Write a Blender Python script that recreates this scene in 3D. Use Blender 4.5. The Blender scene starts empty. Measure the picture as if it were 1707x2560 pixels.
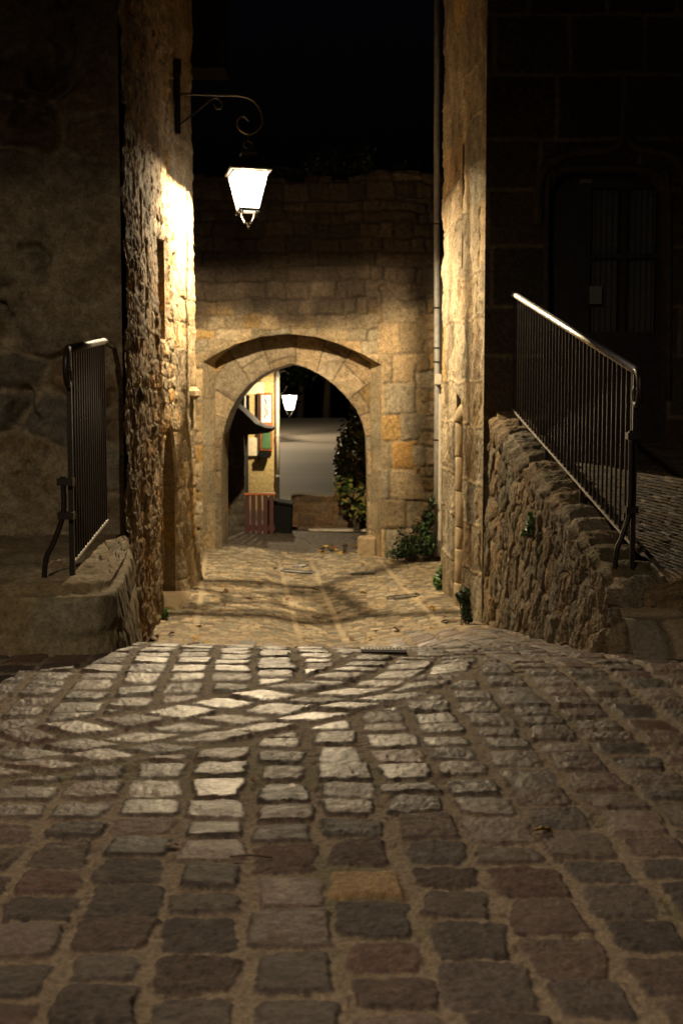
import bpy, math, random
import numpy as np
from mathutils import Vector, Matrix

random.seed(7)
S = bpy.context.scene
COL = S.collection

# ------------------------------------------------------------------ camera, world, exposure
F = 3300.0                                   # focal length in photograph pixels
PITCH = math.atan(290.0 / F)
cam_d = bpy.data.cameras.new("camera")
cam = bpy.data.objects.new("camera", cam_d)
COL.objects.link(cam)
cam.location = (0, 0, 0)
cam.rotation_euler = (math.pi / 2 - PITCH, 0, 0)
cam_d.sensor_fit = 'VERTICAL'
cam_d.sensor_height = 22.3
cam_d.lens = F / 2560.0 * 22.3
cam_d.clip_start = 0.05
cam_d.clip_end = 2000
cam_d.dof.use_dof = True
cam_d.dof.focus_distance = 6.6
cam_d.dof.aperture_fstop = 2.8
S.camera = cam

W = bpy.data.worlds.new("World")
S.world = W
W.use_nodes = True
wn = W.node_tree
bg = wn.nodes["Background"]
sky = wn.nodes.new("ShaderNodeTexSky")
sky.sky_type = 'NISHITA'
sky.sun_disc = False
sky.sun_elevation = math.radians(-3)
sky.sun_rotation = math.radians(200)
tint_ = wn.nodes.new("ShaderNodeMixRGB"); tint_.blend_type = 'MULTIPLY'; tint_.inputs[0].default_value = 1
tint_.inputs[2].default_value = (0.10, 0.11, 0.20, 1)
wn.links.new(sky.outputs[0], tint_.inputs[1]); wn.links.new(tint_.outputs[0], bg.inputs[0])
bg.inputs[1].default_value = 0.05

S.view_settings.view_transform = 'Standard'
S.view_settings.look = 'None'
S.view_settings.gamma = 1
S.view_settings.exposure = 1.3
S.cycles.use_denoising = True
S.cycles.max_bounces = 6
S.cycles.diffuse_bounces = 4
S.cycles.glossy_bounces = 3
S.cycles.sample_clamp_indirect = 4
S.cycles.use_adaptive_sampling = False
S.cycles.caustics_reflective = False
S.cycles.caustics_refractive = False

LAMP_A = 1020.0        # lantern in the alley
LAMP_B = 225.0         # lantern on the street behind the camera
LAMP_C = 85.0         # lantern beyond the gate
WARM = (1.0, 0.775, 0.47)
WARM_B = (1.0, 0.79, 0.57)


def at(px, py, Y):
    """photograph pixel + distance -> world point"""
    x = (px - 853.5) / F
    v = (1280.0 - py) / F
    c, s = math.cos(PITCH), math.sin(PITCH)
    k = Y / (v * s + c)
    return Vector((x * k, Y, (v * c - s) * k))


# ------------------------------------------------------------------ noise and masonry fields
def _hash(ix, iy, seed):
    h = (ix.astype(np.int64) * 374761393 + iy.astype(np.int64) * 668265263 + seed * 974634719) & 0x7fffffff
    h = ((h ^ (h >> 13)) * 1274126177) & 0x7fffffff
    h = (h ^ (h >> 16)) & 0xffffff
    return h / float(0xffffff)


def rnd(i, seed):
    i = np.asarray(i)
    return _hash(i, i * 0 + 17, seed)


def vnoise(x, y, seed=0):
    ix = np.floor(x); iy = np.floor(y)
    fx = x - ix; fy = y - iy
    fx = fx * fx * (3 - 2 * fx); fy = fy * fy * (3 - 2 * fy)
    a = _hash(ix, iy, seed); b = _hash(ix + 1, iy, seed)
    c = _hash(ix, iy + 1, seed); d = _hash(ix + 1, iy + 1, seed)
    return (a * (1 - fx) + b * fx) * (1 - fy) + (c * (1 - fx) + d * fx) * fy


def fbm(x, y, seed=0, octs=4, gain=0.5):
    t = 0; a = 1; n = 0
    for o in range(octs):
        t = t + a * vnoise(x * 2 ** o, y * 2 ** o, seed + o * 31)
        n += a
        a *= gain
    return t / n


def sstep(a, b, x):
    t = np.clip((x - a) / (b - a), 0, 1)
    return t * t * (3 - 2 * t)


def row_edges(v0, v1, h0, h1, rng):
    e = [v0 - rng.uniform(0, h0)]
    while e[-1] < v1 + h1:
        e.append(e[-1] + rng.uniform(h0, h1))
    return np.array(e)


def masonry(U, V, h, w, seed, warp=0.02, wscale=4.0, rad=0.02):
    """coursed stones: signed distance to the joint, stone id, offset from the stone's centre"""
    rng = random.Random(seed)
    Uw = U + warp * 2 * (fbm(U * wscale, V * wscale, seed + 1, 3) - 0.5)
    Vw = V + warp * 2 * (fbm(U * wscale, V * wscale, seed + 2, 3) - 0.5)
    re = row_edges(Vw.min() - 0.1, Vw.max() + 0.1, h[0], h[1], rng)
    r = np.clip(np.searchsorted(re, Vw) - 1, 0, len(re) - 2)
    dv = np.minimum(Vw - re[r], re[r + 1] - Vw)
    cv = Vw - 0.5 * (re[r] + re[r + 1])
    du = np.zeros_like(dv); cu = np.zeros_like(dv)
    ident = np.zeros(dv.shape, dtype=np.int64)
    base = 0
    u0, u1 = Uw.min() - 0.1, Uw.max() + 0.1
    for k in range(len(re) - 1):
        m = r == k
        if not m.any():
            continue
        e = row_edges(u0, u1, w[0], w[1], rng)
        c = np.clip(np.searchsorted(e, Uw[m]) - 1, 0, len(e) - 2)
        du[m] = np.minimum(Uw[m] - e[c], e[c + 1] - Uw[m])
        cu[m] = Uw[m] - 0.5 * (e[c] + e[c + 1])
        ident[m] = base + c
        base += len(e)
    a = np.minimum(du, rad); b = np.minimum(dv, rad)
    corner = rad - np.hypot(rad - a, rad - b)
    sd = np.where((du < rad) & (dv < rad), corner, np.minimum(du, dv))
    return sd, ident, cu, cv


def rubble(U, V, sx, sy, seed, jit=0.8, warp=0.02, wscale=5.0):
    Uw = U + warp * 2 * (fbm(U * wscale, V * wscale, seed + 1, 3) - 0.5)
    Vw = V + warp * 2 * (fbm(U * wscale, V * wscale, seed + 2, 3) - 0.5)
    x = Uw / sx; y = Vw / sy
    y0 = np.floor(y)
    F1 = np.full(x.shape, 9.0); F2 = np.full(x.shape, 9.0)
    I = np.zeros(x.shape, dtype=np.int64); cx = np.zeros(x.shape); cy = np.zeros(x.shape)
    for dj in (-1, 0, 1):
        jy = y0 + dj
        off = 0.5 * (np.mod(jy, 2))
        x0 = np.floor(x - off)
        for di in (-1, 0, 1):
            jx = x0 + di
            gx = jx + off + 0.5 + jit * (_hash(jx, jy, seed + 5) - 0.5)
            gy = jy + 0.5 + jit * (_hash(jx, jy, seed + 6) - 0.5)
            d = np.hypot(x - gx, y - gy)
            first = d < F1
            F2 = np.where(first, F1, np.minimum(F2, d))
            I = np.where(first, (jx * 7919 + jy * 104729).astype(np.int64), I)
            cx = np.where(first, x - gx, cx); cy = np.where(first, y - gy, cy)
            F1 = np.where(first, d, F1)
    sd = (F2 - F1) * 0.5 * min(sx, sy)
    return sd, I, cx * sx, cy * sy


def tint(I, base, seed, spread=0.25, warm=0.12):
    """per-stone colour around a base colour"""
    v = 1 + spread * 2 * (rnd(I, seed) - 0.5)
    w = warm * 2 * (rnd(I, seed + 3) - 0.5)
    c = np.zeros(I.shape + (3,))
    c[..., 0] = base[0] * v * (1 + w)
    c[..., 1] = base[1] * v
    c[..., 2] = base[2] * v * (1 - w * 1.3)
    return c


def mix(a, b, t):
    return a * (1 - t[..., None]) + b * t[..., None]


# ------------------------------------------------------------------ objects
def tag(o, label=None, cat=None, group=None, kind=None):
    if label: o["label"] = label
    if cat: o["category"] = cat
    if group: o["group"] = group
    if kind: o["kind"] = kind
    return o


def empty(name, loc=(0, 0, 0), label=None, cat=None, group=None):
    o = bpy.data.objects.new(name, None)
    COL.objects.link(o)
    o.location = loc
    o.empty_display_size = 0.1
    return tag(o, label, cat, group)


def link(name, me, mat, parent=None):
    o = bpy.data.objects.new(name, me)
    COL.objects.link(o)
    if mat is not None and not me.materials:
        me.materials.append(mat)
    if parent is not None:
        o.parent = parent
        o.matrix_parent_inverse = Matrix.Identity(4)
        # geometry is written in world space: undo the parent's own offset
        M = parent_world(parent)
        o.matrix_basis = M.inverted()
    return o


def parent_world(o):
    M = o.matrix_basis.copy()
    while o.parent is not None:
        o = o.parent
        M = o.matrix_basis @ M
    return M


def grid_mesh(name, P, mat, parent=None, col=None, rgh=None, keep=None, smooth=True, flip=False):
    ny, nx, _ = P.shape
    me = bpy.data.meshes.new(name)
    idx = np.arange(ny * nx).reshape(ny, nx)
    q = np.stack([idx[:-1, :-1], idx[:-1, 1:], idx[1:, 1:], idx[1:, :-1]], -1)
    if flip:
        q = q[..., ::-1]
    if keep is not None:
        q = q[keep]
    q = q.reshape(-1, 4)
    used = np.unique(q)
    remap = np.full(ny * nx, -1, dtype=np.int64)
    remap[used] = np.arange(len(used))
    q = remap[q]
    co = P.reshape(-1, 3)[used]
    me.vertices.add(len(co))
    me.vertices.foreach_set("co", co.astype(np.float32).ravel())
    me.loops.add(q.size)
    me.loops.foreach_set("vertex_index", q.astype(np.int32).ravel())
    me.polygons.add(len(q))
    me.polygons.foreach_set("loop_start", (np.arange(len(q)) * 4).astype(np.int32))
    me.polygons.foreach_set("loop_total", np.full(len(q), 4, dtype=np.int32))
    me.update(calc_edges=True)
    me.polygons.foreach_set("use_smooth", np.full(len(q), smooth, dtype=bool))
    if col is not None:
        a = me.attributes.new("Col", 'FLOAT_COLOR', 'POINT')
        c4 = np.ones((len(co), 4), dtype=np.float32)
        c4[:, :3] = np.clip(col.reshape(-1, 3)[used], 0, 1)
        a.data.foreach_set("color", c4.ravel())
    if rgh is not None:
        a = me.attributes.new("Rgh", 'FLOAT', 'POINT')
        a.data.foreach_set("value", rgh.reshape(-1)[used].astype(np.float32))
    return link(name, me, mat, parent)


class MB:
    """collects shapes of one part into one mesh"""
    def __init__(s):
        s.v = []; s.f = []

    def quad(s, *p):
        b = len(s.v); s.v += [tuple(q) for q in p]; s.f.append(tuple(range(b, b + len(p)))); return s

    def box(s, lo, hi, bevel=0.0):
        (x0, y0, z0), (x1, y1, z1) = lo, hi
        if bevel <= 0:
            b = len(s.v)
            s.v += [(x0, y0, z0), (x1, y0, z0), (x1, y1, z0), (x0, y1, z0), (x0, y0, z1), (x1, y0, z1), (x1, y1, z1), (x0, y1, z1)]
            s.f += [tuple(b + i for i in f) for f in ((0, 3, 2, 1), (4, 5, 6, 7), (0, 1, 5, 4), (1, 2, 6, 5), (2, 3, 7, 6), (3, 0, 4, 7))]
            return s
        e = bevel
        rings = [(z0, e), (z0 + e, 0), (z1 - e, 0), (z1, e)]
        loops = []
        for z, i in rings:
            b = len(s.v)
            a0, a1, b0, b1 = x0 + i, x1 - i, y0 + i, y1 - i
            c = e
            pts = [(a0 + c, b0), (a1 - c, b0), (a1, b0 + c), (a1, b1 - c), (a1 - c, b1), (a0 + c, b1), (a0, b1 - c), (a0, b0 + c)]
            s.v += [(p[0], p[1], z) for p in pts]
            loops.append(list(range(b, b + 8)))
        s.f.append(tuple(reversed(loops[0]))); s.f.append(tuple(loops[-1]))
        for l0, l1 in zip(loops, loops[1:]):
            for i in range(8):
                j = (i + 1) % 8
                s.f.append((l0[i], l0[j], l1[j], l1[i]))
        return s

    def tube(s, pts, r, n=8, flat=1.0, up=None, cap=True):
        pts = [Vector(p) for p in pts]
        rs = r if isinstance(r, (list, tuple)) else [r] * len(pts)
        t0 = (pts[1] - pts[0]).normalized()
        ref = Vector(up) if up else (Vector((0, 0, 1)) if abs(t0.z) < 0.9 else Vector((1, 0, 0)))
        nrm = (ref - t0 * ref.dot(t0)).normalized()
        loops = []
        for i, p in enumerate(pts):
            if i == 0: t = t0
            elif i == len(pts) - 1: t = (pts[i] - pts[i - 1]).normalized()
            else: t = ((pts[i + 1] - p).normalized() + (p - pts[i - 1]).normalized()).normalized()
            nrm = (nrm - t * nrm.dot(t))
            nrm = nrm.normalized() if nrm.length > 1e-6 else t.orthogonal().normalized()
            bi = t.cross(nrm)
            b = len(s.v)
            for k in range(n):
                a = 2 * math.pi * (k + 0.5) / n
                s.v.append(tuple(p + (nrm * math.cos(a) * flat + bi * math.sin(a)) * rs[i]))
            loops.append(list(range(b, b + n)))
        for l0, l1 in zip(loops, loops[1:]):
            for i in range(n):
                j = (i + 1) % n
                s.f.append((l0[i], l0[j], l1[j], l1[i]))
        if cap:
            s.f.append(tuple(reversed(loops[0]))); s.f.append(tuple(loops[-1]))
        return s

    def lathe(s, prof, c, n=16):
        """profile (radius, z) turned round a vertical axis at c"""
        loops = []
        for r, z in prof:
            b = len(s.v)
            s.v += [(c[0] + r * math.cos(2 * math.pi * k / n), c[1] + r * math.sin(2 * math.pi * k / n), c[2] + z) for k in range(n)]
            loops.append(list(range(b, b + n)))
        for l0, l1 in zip(loops, loops[1:]):
            for i in range(n):
                j = (i + 1) % n
                s.f.append((l0[i], l0[j], l1[j], l1[i]))
        s.f.append(tuple(reversed(loops[0]))); s.f.append(tuple(loops[-1]))
        return s

    def prism(s, poly, y0, y1):
        """polygon in x,z pushed from y0 to y1"""
        n = len(poly); b = len(s.v)
        s.v += [(p[0], y0, p[1]) for p in poly] + [(p[0], y1, p[1]) for p in poly]
        s.f.append(tuple(range(b, b + n))); s.f.append(tuple(range(b + 2 * n - 1, b + n - 1, -1)))
        for i in range(n):
            j = (i + 1) % n
            s.f.append((b + i, b + n + i, b + n + j, b + j))
        return s

    def build(s, name, mat, parent=None, smooth=False):
        me = bpy.data.meshes.new(name)
        me.from_pydata([tuple(v) for v in s.v], [], s.f)
        me.update()
        if smooth:
            me.polygons.foreach_set("use_smooth", [True] * len(me.polygons))
        return link(name, me, mat, parent)


def spline(pts, n=6):
    """Catmull-Rom through points"""
    pts = [Vector(p) for p in pts]
    P = [pts[0] * 2 - pts[1]] + pts + [pts[-1] * 2 - pts[-2]]
    out = []
    for i in range(1, len(P) - 2):
        for k in range(n):
            t = k / n
            a, b, c, d = P[i - 1], P[i], P[i + 1], P[i + 2]
            out.append(0.5 * ((2 * b) + (c - a) * t + (2 * a - 5 * b + 4 * c - d) * t * t + (3 * b - a - 3 * c + d) * t ** 3))
    out.append(pts[-1])
    return out


# ------------------------------------------------------------------ materials
def new_mat(name):
    m = bpy.data.materials.new(name)
    m.use_nodes = True
    return m, m.node_tree, m.node_tree.nodes["Principled BSDF"]


def attr_mat(name, scale=40, bump=0.3, dist=0.01, var=0.35, rough=None, spec=0.4, fine=160, fbump=0.3, pit=0.45):
    """colour and roughness from the mesh's own attributes, with procedural grain"""
    m, nt, b = new_mat(name)
    N = nt.nodes; L = nt.links
    at_ = N.new("ShaderNodeAttribute"); at_.attribute_name = "Col"
    tc = N.new("ShaderNodeTexCoord")
    n1 = N.new("ShaderNodeTexNoise"); n1.inputs["Scale"].default_value = scale; n1.inputs["Detail"].default_value = 6; n1.inputs["Roughness"].default_value = 0.65
    n2 = N.new("ShaderNodeTexNoise"); n2.inputs["Scale"].default_value = fine; n2.inputs["Detail"].default_value = 4
    L.new(tc.outputs["Object"], n1.inputs["Vector"]); L.new(tc.outputs["Object"], n2.inputs["Vector"])
    mr = N.new("ShaderNodeMapRange"); mr.inputs[1].default_value = 0.3; mr.inputs[2].default_value = 0.7
    mr.inputs[3].default_value = 1 - var; mr.inputs[4].default_value = 1 + var
    L.new(n1.outputs[0], mr.inputs[0])
    n3 = N.new("ShaderNodeTexNoise"); n3.inputs["Scale"].default_value = scale * 3.1; n3.inputs["Detail"].default_value = 8; n3.inputs["Roughness"].default_value = 0.75
    L.new(tc.outputs["Object"], n3.inputs["Vector"])
    mr3 = N.new("ShaderNodeMapRange"); mr3.inputs[1].default_value = 0.34; mr3.inputs[2].default_value = 0.56
    mr3.inputs[3].default_value = 1 - pit; mr3.inputs[4].default_value = 1.08
    L.new(n3.outputs[0], mr3.inputs[0])
    mm = N.new("ShaderNodeMath"); mm.operation = 'MULTIPLY'
    L.new(mr.outputs[0], mm.inputs[0]); L.new(mr3.outputs[0], mm.inputs[1])
    mx = N.new("ShaderNodeVectorMath"); mx.operation = 'SCALE'
    L.new(at_.outputs["Color"], mx.inputs[0]); L.new(mm.outputs[0], mx.inputs["Scale"])
    L.new(mx.outputs[0], b.inputs["Base Color"])
    if rough is None:
        ar = N.new("ShaderNodeAttribute"); ar.attribute_name = "Rgh"
        L.new(ar.outputs["Fac"], b.inputs["Roughness"])
    else:
        b.inputs["Roughness"].default_value = rough
    b.inputs["Specular IOR Level"].default_value = spec
    bp = N.new("ShaderNodeBump"); bp.inputs["Strength"].default_value = bump; bp.inputs["Distance"].default_value = dist
    L.new(n1.outputs[0], bp.inputs["Height"])
    bq = N.new("ShaderNodeBump"); bq.inputs["Strength"].default_value = fbump; bq.inputs["Distance"].default_value = dist * 0.3
    L.new(n2.outputs[0], bq.inputs["Height"]); L.new(bp.outputs[0], bq.inputs["Normal"])
    L.new(bq.outputs[0], b.inputs["Normal"])
    return m


def plain_mat(name, c, rough=0.6, metal=0.0, scale=30, var=0.25, bump=0.1, spec=0.5, c2=None):
    m, nt, b = new_mat(name)
    N = nt.nodes; L = nt.links
    tc = N.new("ShaderNodeTexCoord")
    n1 = N.new("ShaderNodeTexNoise"); n1.inputs["Scale"].default_value = scale; n1.inputs["Detail"].default_value = 5
    L.new(tc.outputs["Object"], n1.inputs["Vector"])
    cr = N.new("ShaderNodeValToRGB")
    c2 = c2 or tuple(min(1, x * (1 + var)) for x in c)
    c1 = tuple(x * (1 - var) for x in c)
    cr.color_ramp.elements[0].position = 0.35; cr.color_ramp.elements[0].color = (*c1, 1)
    cr.color_ramp.elements[1].position = 0.65; cr.color_ramp.elements[1].color = (*c2, 1)
    L.new(n1.outputs[0], cr.inputs[0]); L.new(cr.outputs[0], b.inputs["Base Color"])
    b.inputs["Roughness"].default_value = rough
    b.inputs["Metallic"].default_value = metal
    b.inputs["Specular IOR Level"].default_value = spec
    bp = N.new("ShaderNodeBump"); bp.inputs["Strength"].default_value = bump; bp.inputs["Distance"].default_value = 0.005
    L.new(n1.outputs[0], bp.inputs["Height"]); L.new(bp.outputs[0], b.inputs["Normal"])
    return m


M = {}
M["setts"] = attr_mat("granite_setts", 55, 0.6, 0.006, 0.4, spec=0.5, fine=200, fbump=0.8, pit=0.5)
M["alley"] = attr_mat("alley_setts", 30, 0.3, 0.006, 0.25, rough=0.75, spec=0.3)
M["stone"] = attr_mat("old_stone", 18, 0.8, 0.03, 0.35, rough=0.9, spec=0.2, fine=70, fbump=0.9, pit=0.6)
M["plaster"] = attr_mat("flaking_plaster", 16, 0.5, 0.02, 0.3, rough=0.92, spec=0.15, fine=80, fbump=0.4)
M["iron"] = plain_mat("brown_painted_iron", (0.016, 0.010, 0.008), 0.45, 0.0, 60, 0.2, 0.05, 0.35)
M["rail"] = plain_mat("worn_steel_handrail", (0.9, 0.87, 0.84), 0.42, 1.0, 40, 0.2, 0.03)
M["rail_dull"] = plain_mat("dull_steel_handrail", (0.06, 0.05, 0.042), 0.5, 1.0, 40, 0.2, 0.03)
M["black"] = plain_mat("black_iron", (0.012, 0.011, 0.010), 0.5, 0.0, 50, 0.2, 0.05, 0.4)
M["zinc"] = plain_mat("grey_zinc", (0.34, 0.33, 0.31), 0.45, 0.0, 18, 0.15, 0.05)
M["cover"] = plain_mat("cream_painted_metal", (0.55, 0.50, 0.40), 0.5, 0.0, 12, 0.1, 0.03)
M["wood"] = plain_mat("dark_wood", (0.06, 0.038, 0.022), 0.6, 0.0, 14, 0.4, 0.3)
M["wood_dark"] = plain_mat("almost_black_wood", (0.020, 0.013, 0.009), 0.6, 0.0, 14, 0.4, 0.3)
M["darkened"] = plain_mat("shade_black_timber", (0.010, 0.007, 0.005), 1.0, 0.0, 14, 0.4, 0.3, 0.02)  # eave's shade put into its colour: albedo lowered against bounced light
M["leaf"] = plain_mat("green_leaf", (0.035, 0.075, 0.02), 0.45, 0.0, 9, 0.5, 0.05, 0.4)
M["leaf_bright"] = plain_mat("fresh_green_leaf", (0.10, 0.22, 0.03), 0.45, 0.0, 9, 0.4, 0.05, 0.4)
M["leaf_dark"] = plain_mat("dark_leaf", (0.012, 0.02, 0.009), 0.5, 0.0, 9, 0.5, 0.05, 0.3)
M["leaf_autumn"] = plain_mat("autumn_leaf", (0.24, 0.09, 0.03), 0.55, 0.0, 5, 0.5, 0.05, 0.3, (0.20, 0.24, 0.05))
M["leaf_yellow"] = plain_mat("yellow_fallen_leaf", (0.42, 0.26, 0.05), 0.6, 0.0, 40, 0.3, 0.1, 0.3)
M["leaf_brown"] = plain_mat("brown_fallen_leaf", (0.13, 0.07, 0.03), 0.6, 0.0, 40, 0.3, 0.1, 0.3)
M["leaf_red"] = plain_mat("dark_red_leaf", (0.10, 0.02, 0.015), 0.55, 0.0, 40, 0.3, 0.1, 0.3)
M["stem"] = plain_mat("twig_bark", (0.07, 0.05, 0.03), 0.8, 0.0, 40, 0.3, 0.2)
M["asphalt"] = plain_mat("worn_asphalt", (0.13, 0.12, 0.115), 0.75, 0.0, 0.8, 0.25, 0.1, 0.3)
M["earth"] = plain_mat("dark_earth", (0.05, 0.04, 0.03), 0.95, 0.0, 3, 0.3, 0.3, 0.2)
M["render_yellow"] = plain_mat("ochre_render", (0.46, 0.36, 0.17), 0.85, 0.0, 20, 0.2, 0.4, 0.2)
M["render_pale"] = plain_mat("pale_render", (0.62, 0.55, 0.40), 0.85, 0.0, 20, 0.1, 0.2, 0.2)
M["orange"] = plain_mat("orange_painted_wood", (0.34, 0.09, 0.025), 0.5, 0.0, 15, 0.2, 0.05)
M["red"] = plain_mat("red_painted_wood", (0.05, 0.011, 0.007), 0.6, 0.0, 15, 0.2, 0.05)
M["paper"] = plain_mat("printed_poster", (0.75, 0.72, 0.68), 0.4, 0.0, 3, 0.1, 0.0)
M["old_paper"] = plain_mat("yellowed_paper", (0.16, 0.155, 0.14), 0.6, 0.0, 3, 0.1, 0.0)
M["green_paper"] = plain_mat("green_poster", (0.05, 0.12, 0.05), 0.4, 0.0, 3, 0.2, 0.0)
M["tile"] = plain_mat("dark_roof_tile", (0.03, 0.022, 0.018), 0.8, 0.0, 12, 0.3, 0.3)
M["plastic"] = plain_mat("black_plastic", (0.008, 0.008, 0.008), 0.9, 0.0, 10, 0.1, 0.02, 0.08)
M["kerb"] = plain_mat("pale_kerbstone", (0.5, 0.45, 0.36), 0.8, 0.0, 10, 0.2, 0.2)
M["curtain"] = plain_mat("grey_net_curtain", (0.09, 0.09, 0.085), 0.9, 0.0, 60, 0.3, 0.2)
M["darkglass"] = plain_mat("dark_window_glass", (0.01, 0.01, 0.011), 0.08, 0.0, 5, 0.1, 0.0)


def lamp_glass(name, strength, colr):
    m = bpy.data.materials.new(name); m.use_nodes = True
    nt = m.node_tree; N = nt.nodes; L = nt.links
    N.remove(N["Principled BSDF"])
    out = N["Material Output"]
    em = N.new("ShaderNodeEmission"); em.inputs[0].default_value = (*colr, 1); em.inputs[1].default_value = strength
    tr = N.new("ShaderNodeBsdfTransparent")
    ad = N.new("ShaderNodeAddShader")
    L.new(em.outputs[0], ad.inputs[0]); L.new(tr.outputs[0], ad.inputs[1]); L.new(ad.outputs[0], out.inputs[0])
    return m


M["glow"] = lamp_glass("lit_lantern_glass", 1.6, (1.0, 0.93, 0.82))
mb_ = bpy.data.materials.new("lit_bulb"); mb_.use_nodes = True
_b = mb_.node_tree.nodes["Principled BSDF"]; _b.inputs["Emission Color"].default_value = (1, 0.9, 0.72, 1); _b.inputs["Emission Strength"].default_value = 12
M["bulb"] = mb_


# ------------------------------------------------------------------ ground heights
def Gz(X, Y):
    X = np.asarray(X, dtype=float); Y = np.asarray(Y, dtype=float)
    plane = -1.277 - 0.012 * np.minimum(Y, 6.2)
    a = np.clip(Y - 6.2, 0, 2.2)
    s1 = 0.012 * a + 0.5 * (0.228 / 2.2) * a * a
    c = plane - s1 - 0.24 * np.clip(Y - 8.4, 0, 2.4)
    low = -2.245 + 0.018 * np.clip(Y - 11.2, 0, 6.3)
    c = np.maximum(c, low)
    r = -1.277 - 0.012 * np.minimum(Y, 6.6) - 0.135 * np.clip(Y - 6.6, 0, 5.3)
    r = r - 0.015 * np.clip(Y - 11.9, 0, 4)
    wr = sstep(0.1, 1.25, X)
    wl = sstep(-0.1, -1.5, X) if False else np.clip((-0.1 - X) / 1.4, 0, 1)
    z = c * (1 - wr) + r * wr
    z = z - 0.05 * sstep(0.5, 0.1, np.abs(X + 0.084 * (Y - 12.3) + 0.2)) * sstep(11.0, 11.6, Y) * sstep(19, 17, Y)
    z = z + wl * (0.035 * sstep(6, 8, Y) + 0.05 * sstep(10, 12, Y))
    return z


# ------------------------------------------------------------------ STREET of large setts
GUT = [(-2.6, 4.35), (-1.25, 4.86), (-0.78, 5.2), (-0.34, 5.58), (0.13, 6.1), (0.33, 6.55), (0.42, 7.1)]


def gut_sd(X, Y):
    """distance to the drain line, and the coordinate along it"""
    best = np.full(np.shape(X), 9.0); along = np.zeros(np.shape(X)); run = 0
    for (x0, y0), (x1, y1) in zip(GUT, GUT[1:]):
        L = math.hypot(x1 - x0, y1 - y0); tx, ty = (x1 - x0) / L, (y1 - y0) / L
        t = np.clip((X - x0) * tx + (Y - y0) * ty, 0, L)
        d = np.hypot(X - x0 - t * tx, Y - y0 - t * ty)
        better = d < best
        along = np.where(better, run + t, along)
        best = np.where(better, d, best)
        run += L
    return best, along


def clip_poly(poly, n, d):
    """keep the side where n.p <= d"""
    out = []
    for i, p in enumerate(poly):
        q = poly[(i + 1) % len(poly)]
        a = n[0] * p[0] + n[1] * p[1] - d; b = n[0] * q[0] + n[1] * q[1] - d
        if a <= 0: out.append(p)
        if (a < 0 < b) or (b < 0 < a):
            t = a / (a - b)
            out.append((p[0] + (q[0] - p[0]) * t, p[1] + (q[1] - p[1]) * t))
    return out


def area(p):
    return 0.5 * abs(sum(p[i][0] * p[(i + 1) % len(p)][1] - p[(i + 1) % len(p)][0] * p[i][1] for i in range(len(p))))


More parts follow.
